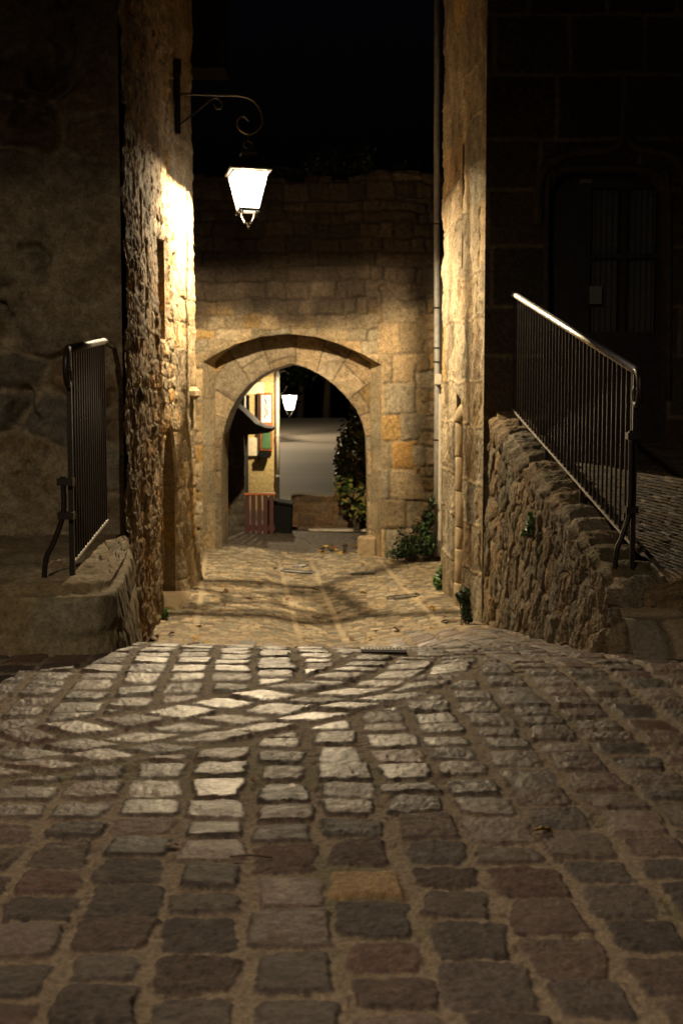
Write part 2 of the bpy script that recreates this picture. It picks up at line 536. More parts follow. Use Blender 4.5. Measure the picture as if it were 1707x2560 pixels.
def make_street():
    rng = random.Random(11)
    inv = np.linspace(1 / 1.7, 1 / 6.4, 640)
    Ys = np.concatenate([1 / inv, np.arange(6.41, 11.95, 0.013)])
    us = np.concatenate([np.linspace(-1.3, -0.445, 110), np.linspace(-0.44, 0.44, 720), np.linspace(0.445, 1.3, 110)])
    Y = np.repeat(Ys[:, None], len(us), 1)
    X = us[None, :] * Y
    BW = 0.345
    stones = []                                     # polygon, roughness class, colour
    k0 = -16
    for k in range(k0, 17):
        c0 = -0.048 + 0.217 * k
        y = 1.4 + rng.uniform(0, 0.2)
        while y < 11.9:
            L = rng.uniform(0.17, 0.27)
            cj = [rng.uniform(-0.018, 0.018) for _ in range(8)]
            ymid = y + L / 2
            xs = c0 - 0.059 * ymid
            j = rng.uniform(0.010, 0.018); jt = rng.uniform(0.007, 0.014)
            w = 0.217
            q = [(xs + j + cj[0], y + jt + cj[1] * .6), (xs + w - j + cj[2], y + jt + cj[3] * .6),
                 (xs + w - j + cj[4], y + L - jt + cj[5] * .6), (xs + j + cj[6], y + L - jt + cj[7] * .6)]
            # cut against the drain line
            cx, cy = xs + w / 2, ymid
            for (x0, y0), (x1, y1) in zip(GUT, GUT[1:]):
                Ls = math.hypot(x1 - x0, y1 - y0); tx, ty = (x1 - x0) / Ls, (y1 - y0) / Ls
                t = (cx - x0) * tx + (cy - y0) * ty
                if -0.1 <= t <= Ls + 0.1:
                    nx, ny = -ty, tx
                    side = (cx - x0) * nx + (cy - y0) * ny
                    if abs(side) < 0.55:
                        sg = 1 if side > 0 else -1
                        # keep points with sg*dist >= BW
                        q = clip_poly(q, (-sg * nx, -sg * ny), -(BW + 0.012) - sg * (x0 * nx + y0 * ny))
                        if len(q) < 3: break
            if len(q) >= 3 and area(q) > 0.006:
                stones.append(q)
            y += L
    # stones of the drain line: three rows lengthwise
    run = [0]
    for (x0, y0), (x1, y1) in zip(GUT, GUT[1:]):
        run.append(run[-1] + math.hypot(x1 - x0, y1 - y0))

    def on(s, n):
        s = max(0, min(run[-1] - 1e-6, s))
        for i in range(len(GUT) - 1):
            if s <= run[i + 1] or i == len(GUT) - 2:
                (x0, y0), (x1, y1) = GUT[i], GUT[i + 1]; Ls = run[i + 1] - run[i]
                tx, ty = (x1 - x0) / Ls, (y1 - y0) / Ls
                t = s - run[i]
                return (x0 + tx * t - ty * n, y0 + ty * t + tx * n)
    for row in range(3):
        n0 = -BW + row * 2 * BW / 3
        s = rng.uniform(0, 0.2)
        while s < run[-1]:
            L = rng.uniform(0.19, 0.27); jj = 0.013; sh = 0.09
            q = [on(s + jj, n0 + jj), on(s + L - jj, n0 + jj), on(s + L - jj - sh, n0 + 2 * BW / 3 - jj), on(s + jj - sh, n0 + 2 * BW / 3 - jj)]
            q = [(p[0] + rng.uniform(-.016, .016), p[1] + rng.uniform(-.014, .014)) for p in q]
            stones.append(q); s += L

    wx = X + 0.014 * (fbm(X * 12, Y * 12, 3, 3) - 0.5) * 2 + 0.009 * (fbm(X * 42, Y * 42, 8, 3) - 0.5) * 2
    wy = Y + 0.014 * (fbm(X * 12, Y * 12, 4, 3) - 0.5) * 2 + 0.009 * (fbm(X * 42, Y * 42, 9, 3) - 0.5) * 2
    big = fbm(X * 9, Y * 9, 21, 3) - 0.5
    mid = fbm(X * 30, Y * 30, 22, 3) - 0.5
    fine = fbm(X * 90, Y * 90, 23, 2) - 0.5
    ridg = fbm(X * 16, Y * 60, 24, 3) - 0.5
    h = -0.006 + 0.009 * mid + 0.006 * fine
    pits = sstep(0.64, 0.74, vnoise(X * 40, Y * 40, 71))
    h = h - 0.012 * pits * sstep(0.5, 0.7, vnoise(X * 5, Y * 5, 72))
    colr = np.zeros(X.shape + (3,)); mort = np.array([0.22, 0.17, 0.115])
    colr[:] = mort * (0.8 + 0.5 * (fbm(X * 60, Y * 60, 31, 3))[..., None])
    moss = sstep(0.55, 0.75, fbm(X * 2.2, Y * 2.2, 77, 3))
    colr = mix(colr, np.broadcast_to(np.array([0.12, 0.115, 0.055]), colr.shape), 0.6 * moss)
    rgh = np.full(X.shape, 0.92)
    pal = [((0.085, 0.070, 0.062), 4), ((0.102, 0.084, 0.074), 4), ((0.112, 0.082, 0.068), 5), ((0.125, 0.080, 0.066), 3), ((0.16, 0.122, 0.102), 2), ((0.18, 0.138, 0.12), 1)]
    bag = [c for c, n in pal for _ in range(n)]
    for q in stones:
        # ensure anticlockwise
        ar = sum(q[i][0] * q[(i + 1) % len(q)][1] - q[(i + 1) % len(q)][0] * q[i][1] for i in range(len(q)))
        if ar < 0: q = q[::-1]
        ys = [p[1] for p in q]; xs = [p[0] for p in q]
        i0 = max(0, np.searchsorted(Ys, min(ys) - 0.03) - 1); i1 = min(len(Ys), np.searchsorted(Ys, max(ys) + 0.03) + 1)
        if i1 - i0 < 2: continue
        ya, yb = max(min(ys) - .03, Ys[0]), max(ys) + .03
        ua = min((min(xs) - .03) / ya, (min(xs) - .03) / yb); ub = max((max(xs) + .03) / ya, (max(xs) + .03) / yb)
        j0 = max(0, np.searchsorted(us, ua) - 1); j1 = min(len(us), np.searchsorted(us, ub) + 1)
        if j1 - j0 < 2: continue
        sl = (slice(i0, i1), slice(j0, j1))
        x = wx[sl]; y = wy[sl]
        acc = 0; kk = 1 / 0.011
        for i in range(len(q)):
            p, r = q[i], q[(i + 1) % len(q)]
            L = math.hypot(r[0] - p[0], r[1] - p[1])
            if L < 1e-4: continue
            nx, ny = (r[1] - p[1]) / L, -(r[0] - p[0]) / L
            acc = acc + np.exp(np.clip(kk * ((x - p[0]) * nx + (y - p[1]) * ny), -60, 40))
        sd = np.log(acc) / kk
        cx, cy = sum(xs) / len(q), sum(ys) / len(q)
        gx, gy = rng.gauss(0, 0.025), rng.gauss(-0.004, 0.03)
        off = rng.gauss(0.002, 0.003)
        e = sstep(0.0, 0.013, -sd)
        top = off + gx * (x - cx) + gy * (y - cy) + 0.003 * sstep(0.0, 0.09, -sd)
        wear = rng.random() ** 0.8                       # 0 worn smooth, 1 left rough
        am = 0.22 + 0.85 * wear
        top = top + am * (0.007 * big[sl] + 0.009 * mid[sl] + 0.008 * fine[sl]) + wear * rng.choice([0, 0.004, 0.007]) * ridg[sl]
        foot = float(sstep(4.5, 3.4, np.array(cy)))       # the stones nearest the camera are rougher
        rr = 0.33 + 0.29 * wear + rng.uniform(-0.02, 0.06) + 0.36 * foot
        rr = np.clip(rr + 0.34 * (fbm(X[sl] * 30, Y[sl] * 60, rng.randrange(999), 4, 0.65) - 0.5), 0.3, 0.95)
        hn = h[sl] * (1 - e) + top * e
        h[sl] = np.where(sd < 0, hn, h[sl])
        c = np.array(rng.choice(bag)) * rng.uniform(0.5, 0.95) * np.array([1.06, 1.0, 0.95])
        if math.hypot(cx - 0.075, cy - 3.40) < 0.11: c = np.array([0.27, 0.17, 0.075])
        if rng.random() < 0.03: c = np.array([0.125, 0.075, 0.055])
        cc = np.broadcast_to(c, x.shape + (3,)) * (0.45 + 1.1 * fbm(X[sl] * 38, Y[sl] * 38, rng.randrange(999), 4, 0.7))[..., None]
        ec = sstep(-0.001, 0.007, -sd)
        colr[sl] = mix(colr[sl], cc, ec)
        ei = sstep(0.004, 0.024, -sd); rgh[sl] = np.where(sd < 0, 0.85 * (1 - ei) + rr * ei, rgh[sl])
    gd, _ = gut_sd(X, Y)
    z = Gz(X, Y) + h - 0.016 * sstep(0.34, 0.0, gd) + 0.014 * (fbm(X * 1.4, Y * 1.4, 61, 2) - 0.5)
    o = grid_mesh("street", np.stack([X, Y, z], -1), M["setts"], None, colr, rgh)
    tag(o, kind="structure")


make_street()


def make_alley():
    xs = np.arange(-2.3, 1.9, 0.014); ys = np.arange(10.6, 20.6, 0.022)
    X, Y = np.meshgrid(xs, ys)
    c2 = X + 0.084 * (Y - 12.3)
    sd, I, cu, cv = masonry(c2, Y, (0.075, 0.105), (0.085, 0.135), 5, 0.012, 6, 0.02)
    top = 0.010 * sstep(0, 0.014, sd) + 0.008 * (rnd(I, 9) - 0.5) + 0.10 * (rnd(I, 12) - 0.5) * cu + 0.1 * (rnd(I, 13) - 0.5) * cv
    c = tint(I, (0.25, 0.205, 0.135), 4, 0.6, 0.10)
    mort = np.broadcast_to(np.array([0.15, 0.115, 0.072]), c.shape)
    c = mix(mort, c, sstep(0.004, 0.012, sd))
    line = np.zeros(X.shape)
    for a in (-1.36, -0.41, 0.01, 0.9):
        wob = 0.02 * (fbm(Y * 1.5, Y * 0, 55, 2) - 0.5)
        line = np.maximum(line, sstep(0.035, 0.018, np.abs(c2 - a + wob)))
    line = line * sstep(11.4, 12.4, Y) * sstep(17.5, 16.2, Y)
    c = mix(c, np.broadcast_to(np.array([0.42, 0.34, 0.22]), c.shape), 0.75 * line)
    dirt = sstep(0.45, 0.7, fbm(X * 1.3, Y * 1.0, 90, 4))
    c = c * (1 - 0.15 * dirt)[..., None]
    sand = sstep(12.2, 11.2, Y + 0.4 * (fbm(X * 2, Y * 2, 91, 3) - 0.5))
    c = mix(c, np.broadcast_to(np.array([0.30, 0.23, 0.14]), c.shape), 0.7 * sand)
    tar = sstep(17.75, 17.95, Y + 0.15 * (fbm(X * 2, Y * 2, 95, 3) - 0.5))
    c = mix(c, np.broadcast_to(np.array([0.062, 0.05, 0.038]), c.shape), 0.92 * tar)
    z = Gz(X, Y) + top * (1 - 0.8 * sand) + 0.012 * (fbm(X * 1.5, Y * 1.5, 92, 3) - 0.5) - 0.012 * sstep(11.6, 10.9, Y)
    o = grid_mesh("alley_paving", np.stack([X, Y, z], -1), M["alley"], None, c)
    tag(o, kind="structure")


make_alley()


def ramp_z(X, Y):
    z = np.interp(Y, [6.6, 6.95, 7.12, 7.2, 7.42, 7.52, 7.75, 12.3], [-1.46, -1.42, -1.28, -1.235, -1.20, -1.10, -1.03, -0.42])
    return z


def make_ramp():
    xs = np.arange(1.56, 4.6, 0.013); ys = np.arange(6.7, 12.1, 0.013)
    X, Y = np.meshgrid(xs, ys)
    Yw = Y + 0.10 * (fbm(X * 1.7, Y * 0, 14, 2) - 0.5)
    sd, I, cu, cv = masonry(X + 0.25 * Y, Y, (0.12, 0.17), (0.18, 0.30), 21, 0.025, 5, 0.03)
    top = 0.009 * sstep(0, 0.014, sd) + 0.005 * (rnd(I, 9) - 0.5) + 0.04 * (rnd(I, 12) - 0.5) * cu + 0.07 * (rnd(I, 13) - 0.5) * cv
    toe = sstep(7.75, 7.55, Y)
    sd2, I2, cu2, cv2 = masonry(X, Y, (0.28, 0.4), (0.45, 0.8), 25, 0.05, 3, 0.05)
    top2 = 0.022 * sstep(0, 0.05, sd2) + 0.06 * (rnd(I2, 12) - 0.5) * cu2
    c = mix(np.broadcast_to(np.array([0.16, 0.125, 0.08]), X.shape + (3,)), tint(I, (0.11, 0.09, 0.068), 4, 0.4, 0.12), sstep(0, 0.015, sd))
    c2 = mix(np.broadcast_to(np.array([0.17, 0.13, 0.08]), X.shape + (3,)), tint(I2, (0.27, 0.215, 0.14), 6, 0.2, 0.08), sstep(0, 0.02, sd2))
    c = mix(c, c2, toe)
    z = ramp_z(X, Yw) + top * (1 - toe) + top2 * toe + (0.008 + 0.015 * toe) * (fbm(X * 6, Y * 6, 33, 4) - 0.5) + 0.006 * (fbm(X * 30, Y * 30, 34, 3) - 0.5)
    o = grid_mesh("ramp_paving", np.stack([X, Y, z], -1), M["setts"], None, c, np.full(X.shape, 0.62))
    tag(o, kind="structure")


make_ramp()

# earth under everything, out to the horizon; a road beyond the gate
ge = MB()
for (x0, x1, y0, y1) in ((-400, 400, -60, 900),):
    ge.quad((x0, y0, -2.75), (x1, y0, -2.75), (x1, y1, -2.75), (x0, y1, -2.75))
tag(ge.build("ground", M["earth"]), kind="structure")


def make_road():
    ys = np.concatenate([np.arange(20.4, 40, 0.25), np.arange(40, 64, 1.0)]); xs = np.linspace(-12, 12, 60)
    X, Y = np.meshgrid(xs, ys)
    z = np.where(Y < 24, -2.14 + 0 * Y, -2.14 + 0.028 * (Y - 24)) + 0.03 * (fbm(X * 0.7, Y * 0.35, 5, 3) - 0.5) - 0.004 * X
    c = np.zeros(X.shape + (3,)); c[:] = (0.20, 0.18, 0.16)
    band = 0.5 + fbm(X * 0.12, Y * 0.55, 40, 4)
    c = c * band[..., None]
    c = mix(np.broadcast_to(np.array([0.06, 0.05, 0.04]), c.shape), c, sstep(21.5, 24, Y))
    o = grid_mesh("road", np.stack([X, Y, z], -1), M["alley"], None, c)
    tag(o, kind="structure")


make_road()


# ------------------------------------------------------------------ polygon openings in walls
def poly_sd(x, z, poly):
    d = np.full(x.shape, 1e9); inside = np.zeros(x.shape, dtype=bool)
    bx = np.zeros(x.shape); bz = np.zeros(x.shape)
    n = len(poly)
    for i in range(n):
        (x0, z0), (x1, z1) = poly[i], poly[(i + 1) % n]
        ex, ez = x1 - x0, z1 - z0
        t = np.clip(((x - x0) * ex + (z - z0) * ez) / (ex * ex + ez * ez + 1e-12), 0, 1)
        qx, qz = x0 + t * ex, z0 + t * ez
        dd = np.hypot(x - qx, z - qz)
        m = dd < d
        d = np.where(m, dd, d); bx = np.where(m, qx, bx); bz = np.where(m, qz, bz)
        cond = ((z0 > z) != (z1 > z)) & (x < (x1 - x0) * (z - z0) / (z1 - z0 + 1e-12) + x0)
        inside ^= cond
    return np.where(inside, -d, d), bx, bz


def cut(A, B, poly, cell):
    """snap the grid to an opening's edge; returns moved coordinates, face mask, distance"""
    sd, bx, bz = poly_sd(A, B, poly)
    near = np.abs(sd) < cell * 0.75
    A2 = np.where(near, bx, A); B2 = np.where(near, bz, B)
    inn = np.where(near, 0.0, sd)
    s4 = np.stack([inn[:-1, :-1], inn[:-1, 1:], inn[1:, 1:], inn[1:, :-1]], -1)
    keep = s4.min(-1) >= -1e-9
    # a face wholly on the edge but inside the opening
    ma = (sd[:-1, :-1] + sd[:-1, 1:] + sd[1:, 1:] + sd[1:, :-1]) / 4
    keep &= ~((s4.max(-1) <= 1e-9) & (ma < 0))
    return A2, B2, keep, sd


def dens(poly, step, closed=True):
    out = []
    n = len(poly)
    for i in range(n if closed else n - 1):
        a, b = poly[i], poly[(i + 1) % n]
        k = max(1, int(math.hypot(b[0] - a[0], b[1] - a[1]) / step))
        out += [(a[0] + (b[0] - a[0]) * t / k, a[1] + (b[1] - a[1]) * t / k) for t in range(k)]
    if not closed: out.append(poly[-1])
    return out


def xz(px, py, Y):
    p = at(px, py, Y)
    return (p.x, p.z)


# ------------------------------------------------------------------ TOWN GATE
GY, RY, BY = 17.3, 17.66, 18.7
gate = empty("town_gate", (0, GY, -2.15), "old stone gate wall with a pointed archway at the end of the alley", "gate wall")


def wall_colour(X, Z, I, sd, base, mortar, seed, orange=0.2):
    c = tint(I, base, seed, 0.28, 0.10)
    m = rnd(I, seed + 8) > 1 - orange
    c = np.where(m[..., None], c * np.array([1.15, 0.95, 0.6]), c)
    c = mix(np.broadcast_to(np.array(mortar), c.shape), c, sstep(0.0, 0.018, sd))
    st = sstep(0.5, 0.75, fbm(X * 1.1, Z * 0.8, seed + 40, 4))
    c = c * (1 - 0.35 * st)[..., None]
    return c


def gate_front():
    xs = np.arange(-4.2, 3.4, 0.02); zs = np.arange(-2.6, 3.0, 0.018)
    X, Z = np.meshgrid(xs, zs)
    open_ = [xz(507, 1480, GY), xz(507, 905, GY), xz(540, 885, GY), xz(590, 860, GY), xz(650, 842, GY), xz(722, 834, GY), xz(790, 842, GY),
             xz(850, 860, GY), xz(910, 887, GY), xz(953, 912, GY), xz(953, 1480, GY)]
    open_[0] = (open_[0][0], -2.7); open_[-1] = (open_[-1][0], -2.7)
    A, B, keep, osd = cut(X, Z, open_, 0.02)
    sdA, IA, cuA, cvA = masonry(X, Z, (0.30, 0.44), (0.34, 0.58), 41, 0.025, 3, 0.03)
    sdB, IB, cuB, cvB = masonry(X, Z, (0.13, 0.25), (0.16, 0.44), 43, 0.06, 3.5, 0.03)
    side = sstep(0.45, 0.5, X) * sstep(1.3, 1.25, Z + 0.15 * np.sin(X * 9))
    far = sstep(0.98, 1.04, X + 0.08 * np.sin(Z * 6.0))
    use = (side * (1 - far)) > 0.5
    sd = np.where(use, sdA, sdB); I = np.where(use, IA, IB + 50000)
    cu = np.where(use, cuA, cuB); cv = np.where(use, cvA, cvB)
    rel = np.where(use, 0.022, 0.035)
    h = rel * sstep(0, 0.03, sd) + 0.03 * (rnd(I, 2) - 0.5) + 0.06 * (rnd(I, 12) - 0.5) * cu
    h = h + 0.02 * (fbm(X * 6, Z * 6, 3, 4) - 0.5) + 0.012 * (fbm(X * 25, Z * 25, 5, 3) - 0.5)
    smooth_band = sstep(0.5, 0.1, osd) * sstep(0.3, 0.8, Z)           # rendered strip over the arch
    h = h * (1 - 0.8 * smooth_band)
    h = h * sstep(0.0, 0.06, osd)
    c = wall_colour(X, Z, I, sd, (0.31, 0.245, 0.155), (0.24, 0.185, 0.115), 61, 0.13)
    c = c * (0.65 + 0.7 * fbm(X * 3, Z * 2.2, 62, 5))[..., None]
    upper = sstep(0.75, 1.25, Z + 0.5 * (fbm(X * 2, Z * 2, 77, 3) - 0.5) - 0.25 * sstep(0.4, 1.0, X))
    c = mix(c, np.mean(c, axis=-1, keepdims=True) * np.array([0.30, 0.222, 0.155]), upper)                # shade above the lantern's cutoff, put into the stone colour
    zt = 2.62 + 0.30 * fbm(A * 1.1, A * 0, 301, 4) + 0.10 * np.round(2 * vnoise(A * 3.2, A * 0, 302)) / 2
    B = np.minimum(B, zt)
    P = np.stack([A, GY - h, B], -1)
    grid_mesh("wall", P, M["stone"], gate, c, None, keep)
    # reveal from the front face back to the ring
    back = [xz(540, 1480, RY), xz(540, 905, RY), xz(565, 880, RY), xz(604, 857, RY), xz(655, 840, RY), xz(722, 832, RY), xz(783, 840, RY),
            xz(838, 857, RY), xz(890, 882, RY), xz(925, 908, RY), xz(925, 1480, RY)]
    back[0] = (back[0][0], -2.7); back[-1] = (back[-1][0], -2.7)
    f = np.array(dens(open_, 0.03, False)); 
    # same parameter on both lines
    def resample(pl, ts):
        pl = np.array(pl); i = np.clip(np.floor(ts).astype(int), 0, len(pl) - 2); t = ts - i
        return pl[i] * (1 - t)[:, None] + pl[i + 1] * t[:, None]
    ts = np.concatenate([np.linspace(0, 1, 120, endpoint=False), np.linspace(1, 9, 130, endpoint=False), np.linspace(9, 10, 121)])
    a = resample(open_, ts); b = resample(back, ts)
    ks = np.linspace(0, 1, 14)
    XX = a[None, :, 0] * (1 - ks[:, None]) + b[None, :, 0] * ks[:, None]
    ZZ = a[None, :, 1] * (1 - ks[:, None]) + b[None, :, 1] * ks[:, None]
    YY = np.repeat((GY + (RY - GY) * ks)[:, None], len(ts), 1)
    sd, I, _, _ = masonry(np.repeat(ts[None, :] * 0 + ks[:, None] * 0.36, 1, 1), ZZ, (0.3, 0.42), (0.5, 0.7), 71, 0.02, 3, 0.02)
    c = wall_colour(XX, ZZ, I, sd, (0.36, 0.28, 0.17), (0.26, 0.2, 0.12), 65, 0.1)
    XX = XX + 0.010 * (fbm(ZZ * 5, YY * 5, 9, 3) - 0.5)
    grid_mesh("arch_reveal", np.stack([XX, YY, ZZ], -1), M["stone"], gate, c)


RING = [(165, 1420), (165, 1000), (165, 800), (172, 700), (190, 620), (212, 560), (255, 480), (320, 405), (370, 366), (420, 335), (490, 307), (555, 287),
        (600, 296), (640, 310), (735, 360), (800, 410), (860, 470), (920, 545), (955, 620), (974, 700), (981, 850), (983, 1000), (985, 1420)]


def gate_ring():
    open_ = [xz(480 + a / 2.24, 780 + b / 2.24, RY) for a, b in RING]
    open_[0] = (open_[0][0], -2.7); open_[-1] = (open_[-1][0], -2.7)
    apex = open_[11]
    for Yp, nm in ((RY, "arch_ring"), (BY, "back_wall")):
        st = 0.014 if nm == "arch_ring" else 0.04
        xs = np.arange(-1.95, 0.75, st) if nm == "arch_ring" else np.arange(-4.2, 3.4, st)
        zs = np.arange(-2.6, 1.3, st) if nm == "arch_ring" else np.arange(-2.6, 3.0, st)
        X, Z = np.meshgrid(xs, zs)
        A, B, keep, osd = cut(X, Z, open_, st)
        # voussoirs: joints fan out around the opening above the springing, level courses below it
        cx, cz = 0.5 * (open_[2][0] + open_[20][0]), -0.62
        ang = np.arctan2(Z - cz, X - cx)
        up = Z > cz
        U = np.where(up, ang * 1.15, np.where(X < cx, Z - cz + 3.14 * 1.15, -(Z - cz) - 0.0))
        sd, I, cu, cv = masonry(osd, U, (0.26, 0.42), (0.42, 0.62), 81, 0.015, 4, 0.02)
        h = 0.014 * sstep(0, 0.010, sd) + 0.016 * (rnd(I, 2) - 0.5) + 0.02 * (fbm(X * 7, Z * 7, 6, 4) - 0.5) + 0.008 * (fbm(X * 30, Z * 30, 7, 3) - 0.5)
        chip = sstep(0.66, 0.8, vnoise(X * 3, Z * 3, 19)) * 0.02
        h = (h - chip) * sstep(0.0, 0.05, osd)
        c = wall_colour(X, Z, I, sd, (0.30, 0.24, 0.16), (0.13, 0.10, 0.065), 63, 0.06)
        c = c * (0.65 + 0.7 * fbm(X * 4, Z * 3, 64, 5))[..., None]
        dark = sstep(0.62, 0.72, fbm(X * 3.2, Z * 3.2, 87, 3)) * sstep(-0.4, 0.1, X)
        c = mix(c, c * np.array([0.55, 0.5, 0.5]), dark)
        grid_mesh(nm, np.stack([A, Yp - (h if nm == "arch_ring" else -h), B], -1), M["stone"], gate, c, None, keep)
    pl = np.array(dens(open_, 0.03, False)); ks = np.linspace(0, 1, 24)
    XX = np.repeat(pl[None, :, 0], 24, 0); ZZ = np.repeat(pl[None, :, 1], 24, 0)
    YY = np.repeat((RY + (BY - RY) * ks)[:, None], len(pl), 1)
    sd, I, _, _ = masonry(YY, ZZ, (0.3, 0.42), (0.5, 0.7), 72, 0.02, 3, 0.02)
    c = wall_colour(YY, ZZ, I, sd, (0.33, 0.26, 0.16), (0.26, 0.2, 0.12), 66, 0.1)
    grid_mesh("passage_lining", np.stack([XX + 0.012 * (fbm(YY * 5, ZZ * 5, 1, 3) - 0.5) * ks[:, None], YY, ZZ], -1), M["stone"], gate, c)


gate_front()
gate_ring()
# broken coping on the gate wall
cp = np.arange(-4.2, 3.4, 0.05); ky = np.linspace(GY - 0.06, BY + 0.06, 10)
CX, CY = np.meshgrid(cp, ky)
CZ = 2.63 + 0.30 * fbm(CX * 1.1, CX * 0, 301, 4) + 0.10 * np.round(2 * vnoise(CX * 3.2, CX * 0, 302)) / 2 + 0.05 * (fbm(CX * 5, CY * 5, 15, 4) - 0.4)
CZ[0, :] -= 0.05
grid_mesh("coping", np.stack([CX, CY, CZ], -1), M["stone"], gate, np.broadcast_to(np.array([0.16, 0.13, 0.10]), CX.shape + (3,)).copy())
bs = MB()
p0 = at(905, 1392, GY + 0.1)
bs.box((p0.x - 0.06, GY + 0.12, -2.35), (p0.x + 0.20, GY + 0.34, -1.86), 0.035)
tag(bs.build("base_stone", plain_mat("worn_base_stone", (0.30, 0.23, 0.14), 0.9, 0, 12, 0.25, 0.5, 0.2), gate))


# ------------------------------------------------------------------ LEFT HOUSE
LP = [(-1.575, 9.5), (-1.77, 13.0), (-1.772, 14.0), (-1.70, 14.55), (-1.665, 14.95)]
house = empty("stone_house", (-2.5, 9.5, -1.2), "tall rough stone house on the left side of the alley under the lantern", "house")


def left_x(Y):
    return np.interp(Y, [p[1] for p in LP], [p[0] for p in LP])


def left_side():
    ys = np.arange(9.5, 14.951, 0.017); zs = np.arange(-2.75, 6.6, 0.0135)
    Y, Z = np.meshgrid(ys, zs)
    def zpx(py, Yd): return at(430, py, Yd).z
    door = [(12.98, -2.9), (12.98, -0.98), (13.10, -0.62), (13.30, -0.38), (13.5, -0.27), (13.72, -0.40), (13.9, -0.66), (14.0, -0.98), (14.0, -2.9)]
    win = [(12.62, 0.56), (12.62, 1.50), (13.38, 1.55), (13.38, 0.56)]
    slit = [(11.0, 0.95), (11.0, 1.72), (11.28, 1.72), (11.28, 0.95)]
    A, B = Y.copy(), Z.copy(); keep = None; dmin = np.full(Y.shape, 9.0)
    for pl in (door, win, slit):
        A, B, k, sd_ = cut(A, B, pl, 0.017)
        keep = k if keep is None else keep & k
        dmin = np.minimum(dmin, sd_)
    sdR, IR, cuR, cvR = masonry(Y, Z, (0.09, 0.22), (0.14, 0.46), 101, 0.045, 5, 0.02)
    sdA, IA, cuA, cvA = masonry(Y, Z, (0.26, 0.46), (0.3, 0.6), 103, 0.03, 3, 0.03)
    near_lamp = sstep(13.95, 14.1, Y + 0.12 * np.sin(Z * 4.3))
    framed = sstep(0.17, 0.13, dmin + 0.03 * np.sin(Z * 15))
    use = (np.maximum(near_lamp, framed)) > 0.5
    sd = np.where(use, sdA, sdR * 1.0); I = np.where(use, IA, IR + 90000)
    cu = np.where(use, cuA, cuR); cv = np.where(use, cvA, cvR)
    h = np.where(use, 0.012, 0.014) * sstep(0, 0.012, sd) + np.where(use, 0.016, 0.022) * (rnd(I, 2) - 0.5)
    h = h + np.where(use, 0.04, 0.20) * (rnd(I, 12) - 0.5) * cu + np.where(use, 0.03, 0.12) * (rnd(I, 13) - 0.5) * cv
    h = h + 0.05 * (fbm(Y * 3.5, Z * 3.5, 3, 4) - 0.5) + np.where(use, 0.012, 0.03) * (fbm(Y * 18, Z * 14, 5, 4) - 0.5)
    h = h + 0.08 * (fbm(Y * 0.7, Z * 0.6, 31, 2) - 0.5)
    patch0 = sstep(0.46, 0.6, fbm(Y * 1.1, Z * 0.9, 131, 4))
    h = h * (1 - 0.45 * patch0) + 0.012 * patch0 + 0.05 * (fbm(Y * 10, Z * 7, 6, 5, 0.6) - 0.5)
    # worn footing that flares out
    h = h + 0.10 * sstep(-1.5, -2.4, Z) * sstep(13.9, 14.3, Y)
    h = h * sstep(0.0, 0.05, dmin)
    patch = sstep(0.5, 0.62, fbm(Y * 1.1, Z * 0.9, 131, 4))          # remains of render
    c = wall_colour(Y, Z, I, sd, (0.31, 0.235, 0.145), (0.33, 0.26, 0.165), 161, 0.15)
    c = mix(c, np.broadcast_to(np.array([0.36, 0.29, 0.185]), c.shape), 0.35 * patch)
    c = c * (0.7 + 0.6 * fbm(Y * 9, Z * 5, 133, 4))[..., None]
    c = mix(c * np.array([0.62, 0.57, 0.52]), c * 1.1, sstep(12.4, 13.6, Y + 0.8 * (fbm(Y * 2, Z * 1.5, 135, 3) - 0.5)))  # near end darkened in colour to stand for the lamp's grazing falloff
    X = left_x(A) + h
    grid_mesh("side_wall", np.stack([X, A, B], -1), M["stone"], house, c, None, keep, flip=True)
    # reveals of the three openings
    for nm, pl, dep in (("door_reveal", door, 0.42), ("window_reveal", win, 0.40), ("slit_reveal", slit, 0.35)):
        q = np.array(dens(pl, 0.02)); q = np.vstack([q, q[:1]])
        ks = np.linspace(0, 1, 16)
        YY = np.repeat(q[None, :, 0], 16, 0); ZZ = np.repeat(q[None, :, 1], 16, 0)
        XX = left_x(YY) - dep * ks[:, None] + 0.0
        sd, I, _, _ = masonry(np.repeat(ks[:, None] * dep, q.shape[0], 1), ZZ, (0.25, 0.42), (0.5, 0.7), 74, 0.01, 3, 0.02)
        c = wall_colour(XX, ZZ, I, sd, (0.33, 0.25, 0.15), (0.28, 0.21, 0.12), 67, 0.1)
        YY = YY + 0.012 * (fbm(XX * 8, ZZ * 8, 2, 3) - 0.5) * (ks[:, None] > 0)
        grid_mesh(nm, np.stack([XX, YY, ZZ], -1), M["stone"], house, c)
    d = MB()
    for k in range(5):
        y0 = 12.96 + k * 0.212
        d.box((-2.24, y0, -2.75), (-2.17 - 0.004 * (k % 2), y0 + 0.206, -0.2), 0.006)
    dr = d.build("door", M["wood"], house)
    MB().tube(spline([(-2.16, 13.85, -1.5), (-2.11, 13.85, -1.5), (-2.11, 13.85, -1.62), (-2.16, 13.85, -1.62)]), 0.012).build("handle", M["black"], dr)
    w = MB()
    w.box((-2.2, 12.6, 0.5), (-2.14, 13.4, 1.6))
    wn_ = w.build("window", M["darkglass"], house)
    fr = MB()
    for (y0, y1, z0, z1) in ((12.6, 12.66, .5, 1.6), (13.34, 13.4, .5, 1.6), (12.97, 13.03, .5, 1.6), (12.66, 12.97, 1.0, 1.05), (13.03, 13.34, 1.0, 1.05)):
        fr.box((-2.135, y0, z0), (-2.09, y1, z1))
    fr.build("frame", M["wood"], wn_)
    st = MB()
    q = at(455, 1545, 13.4)
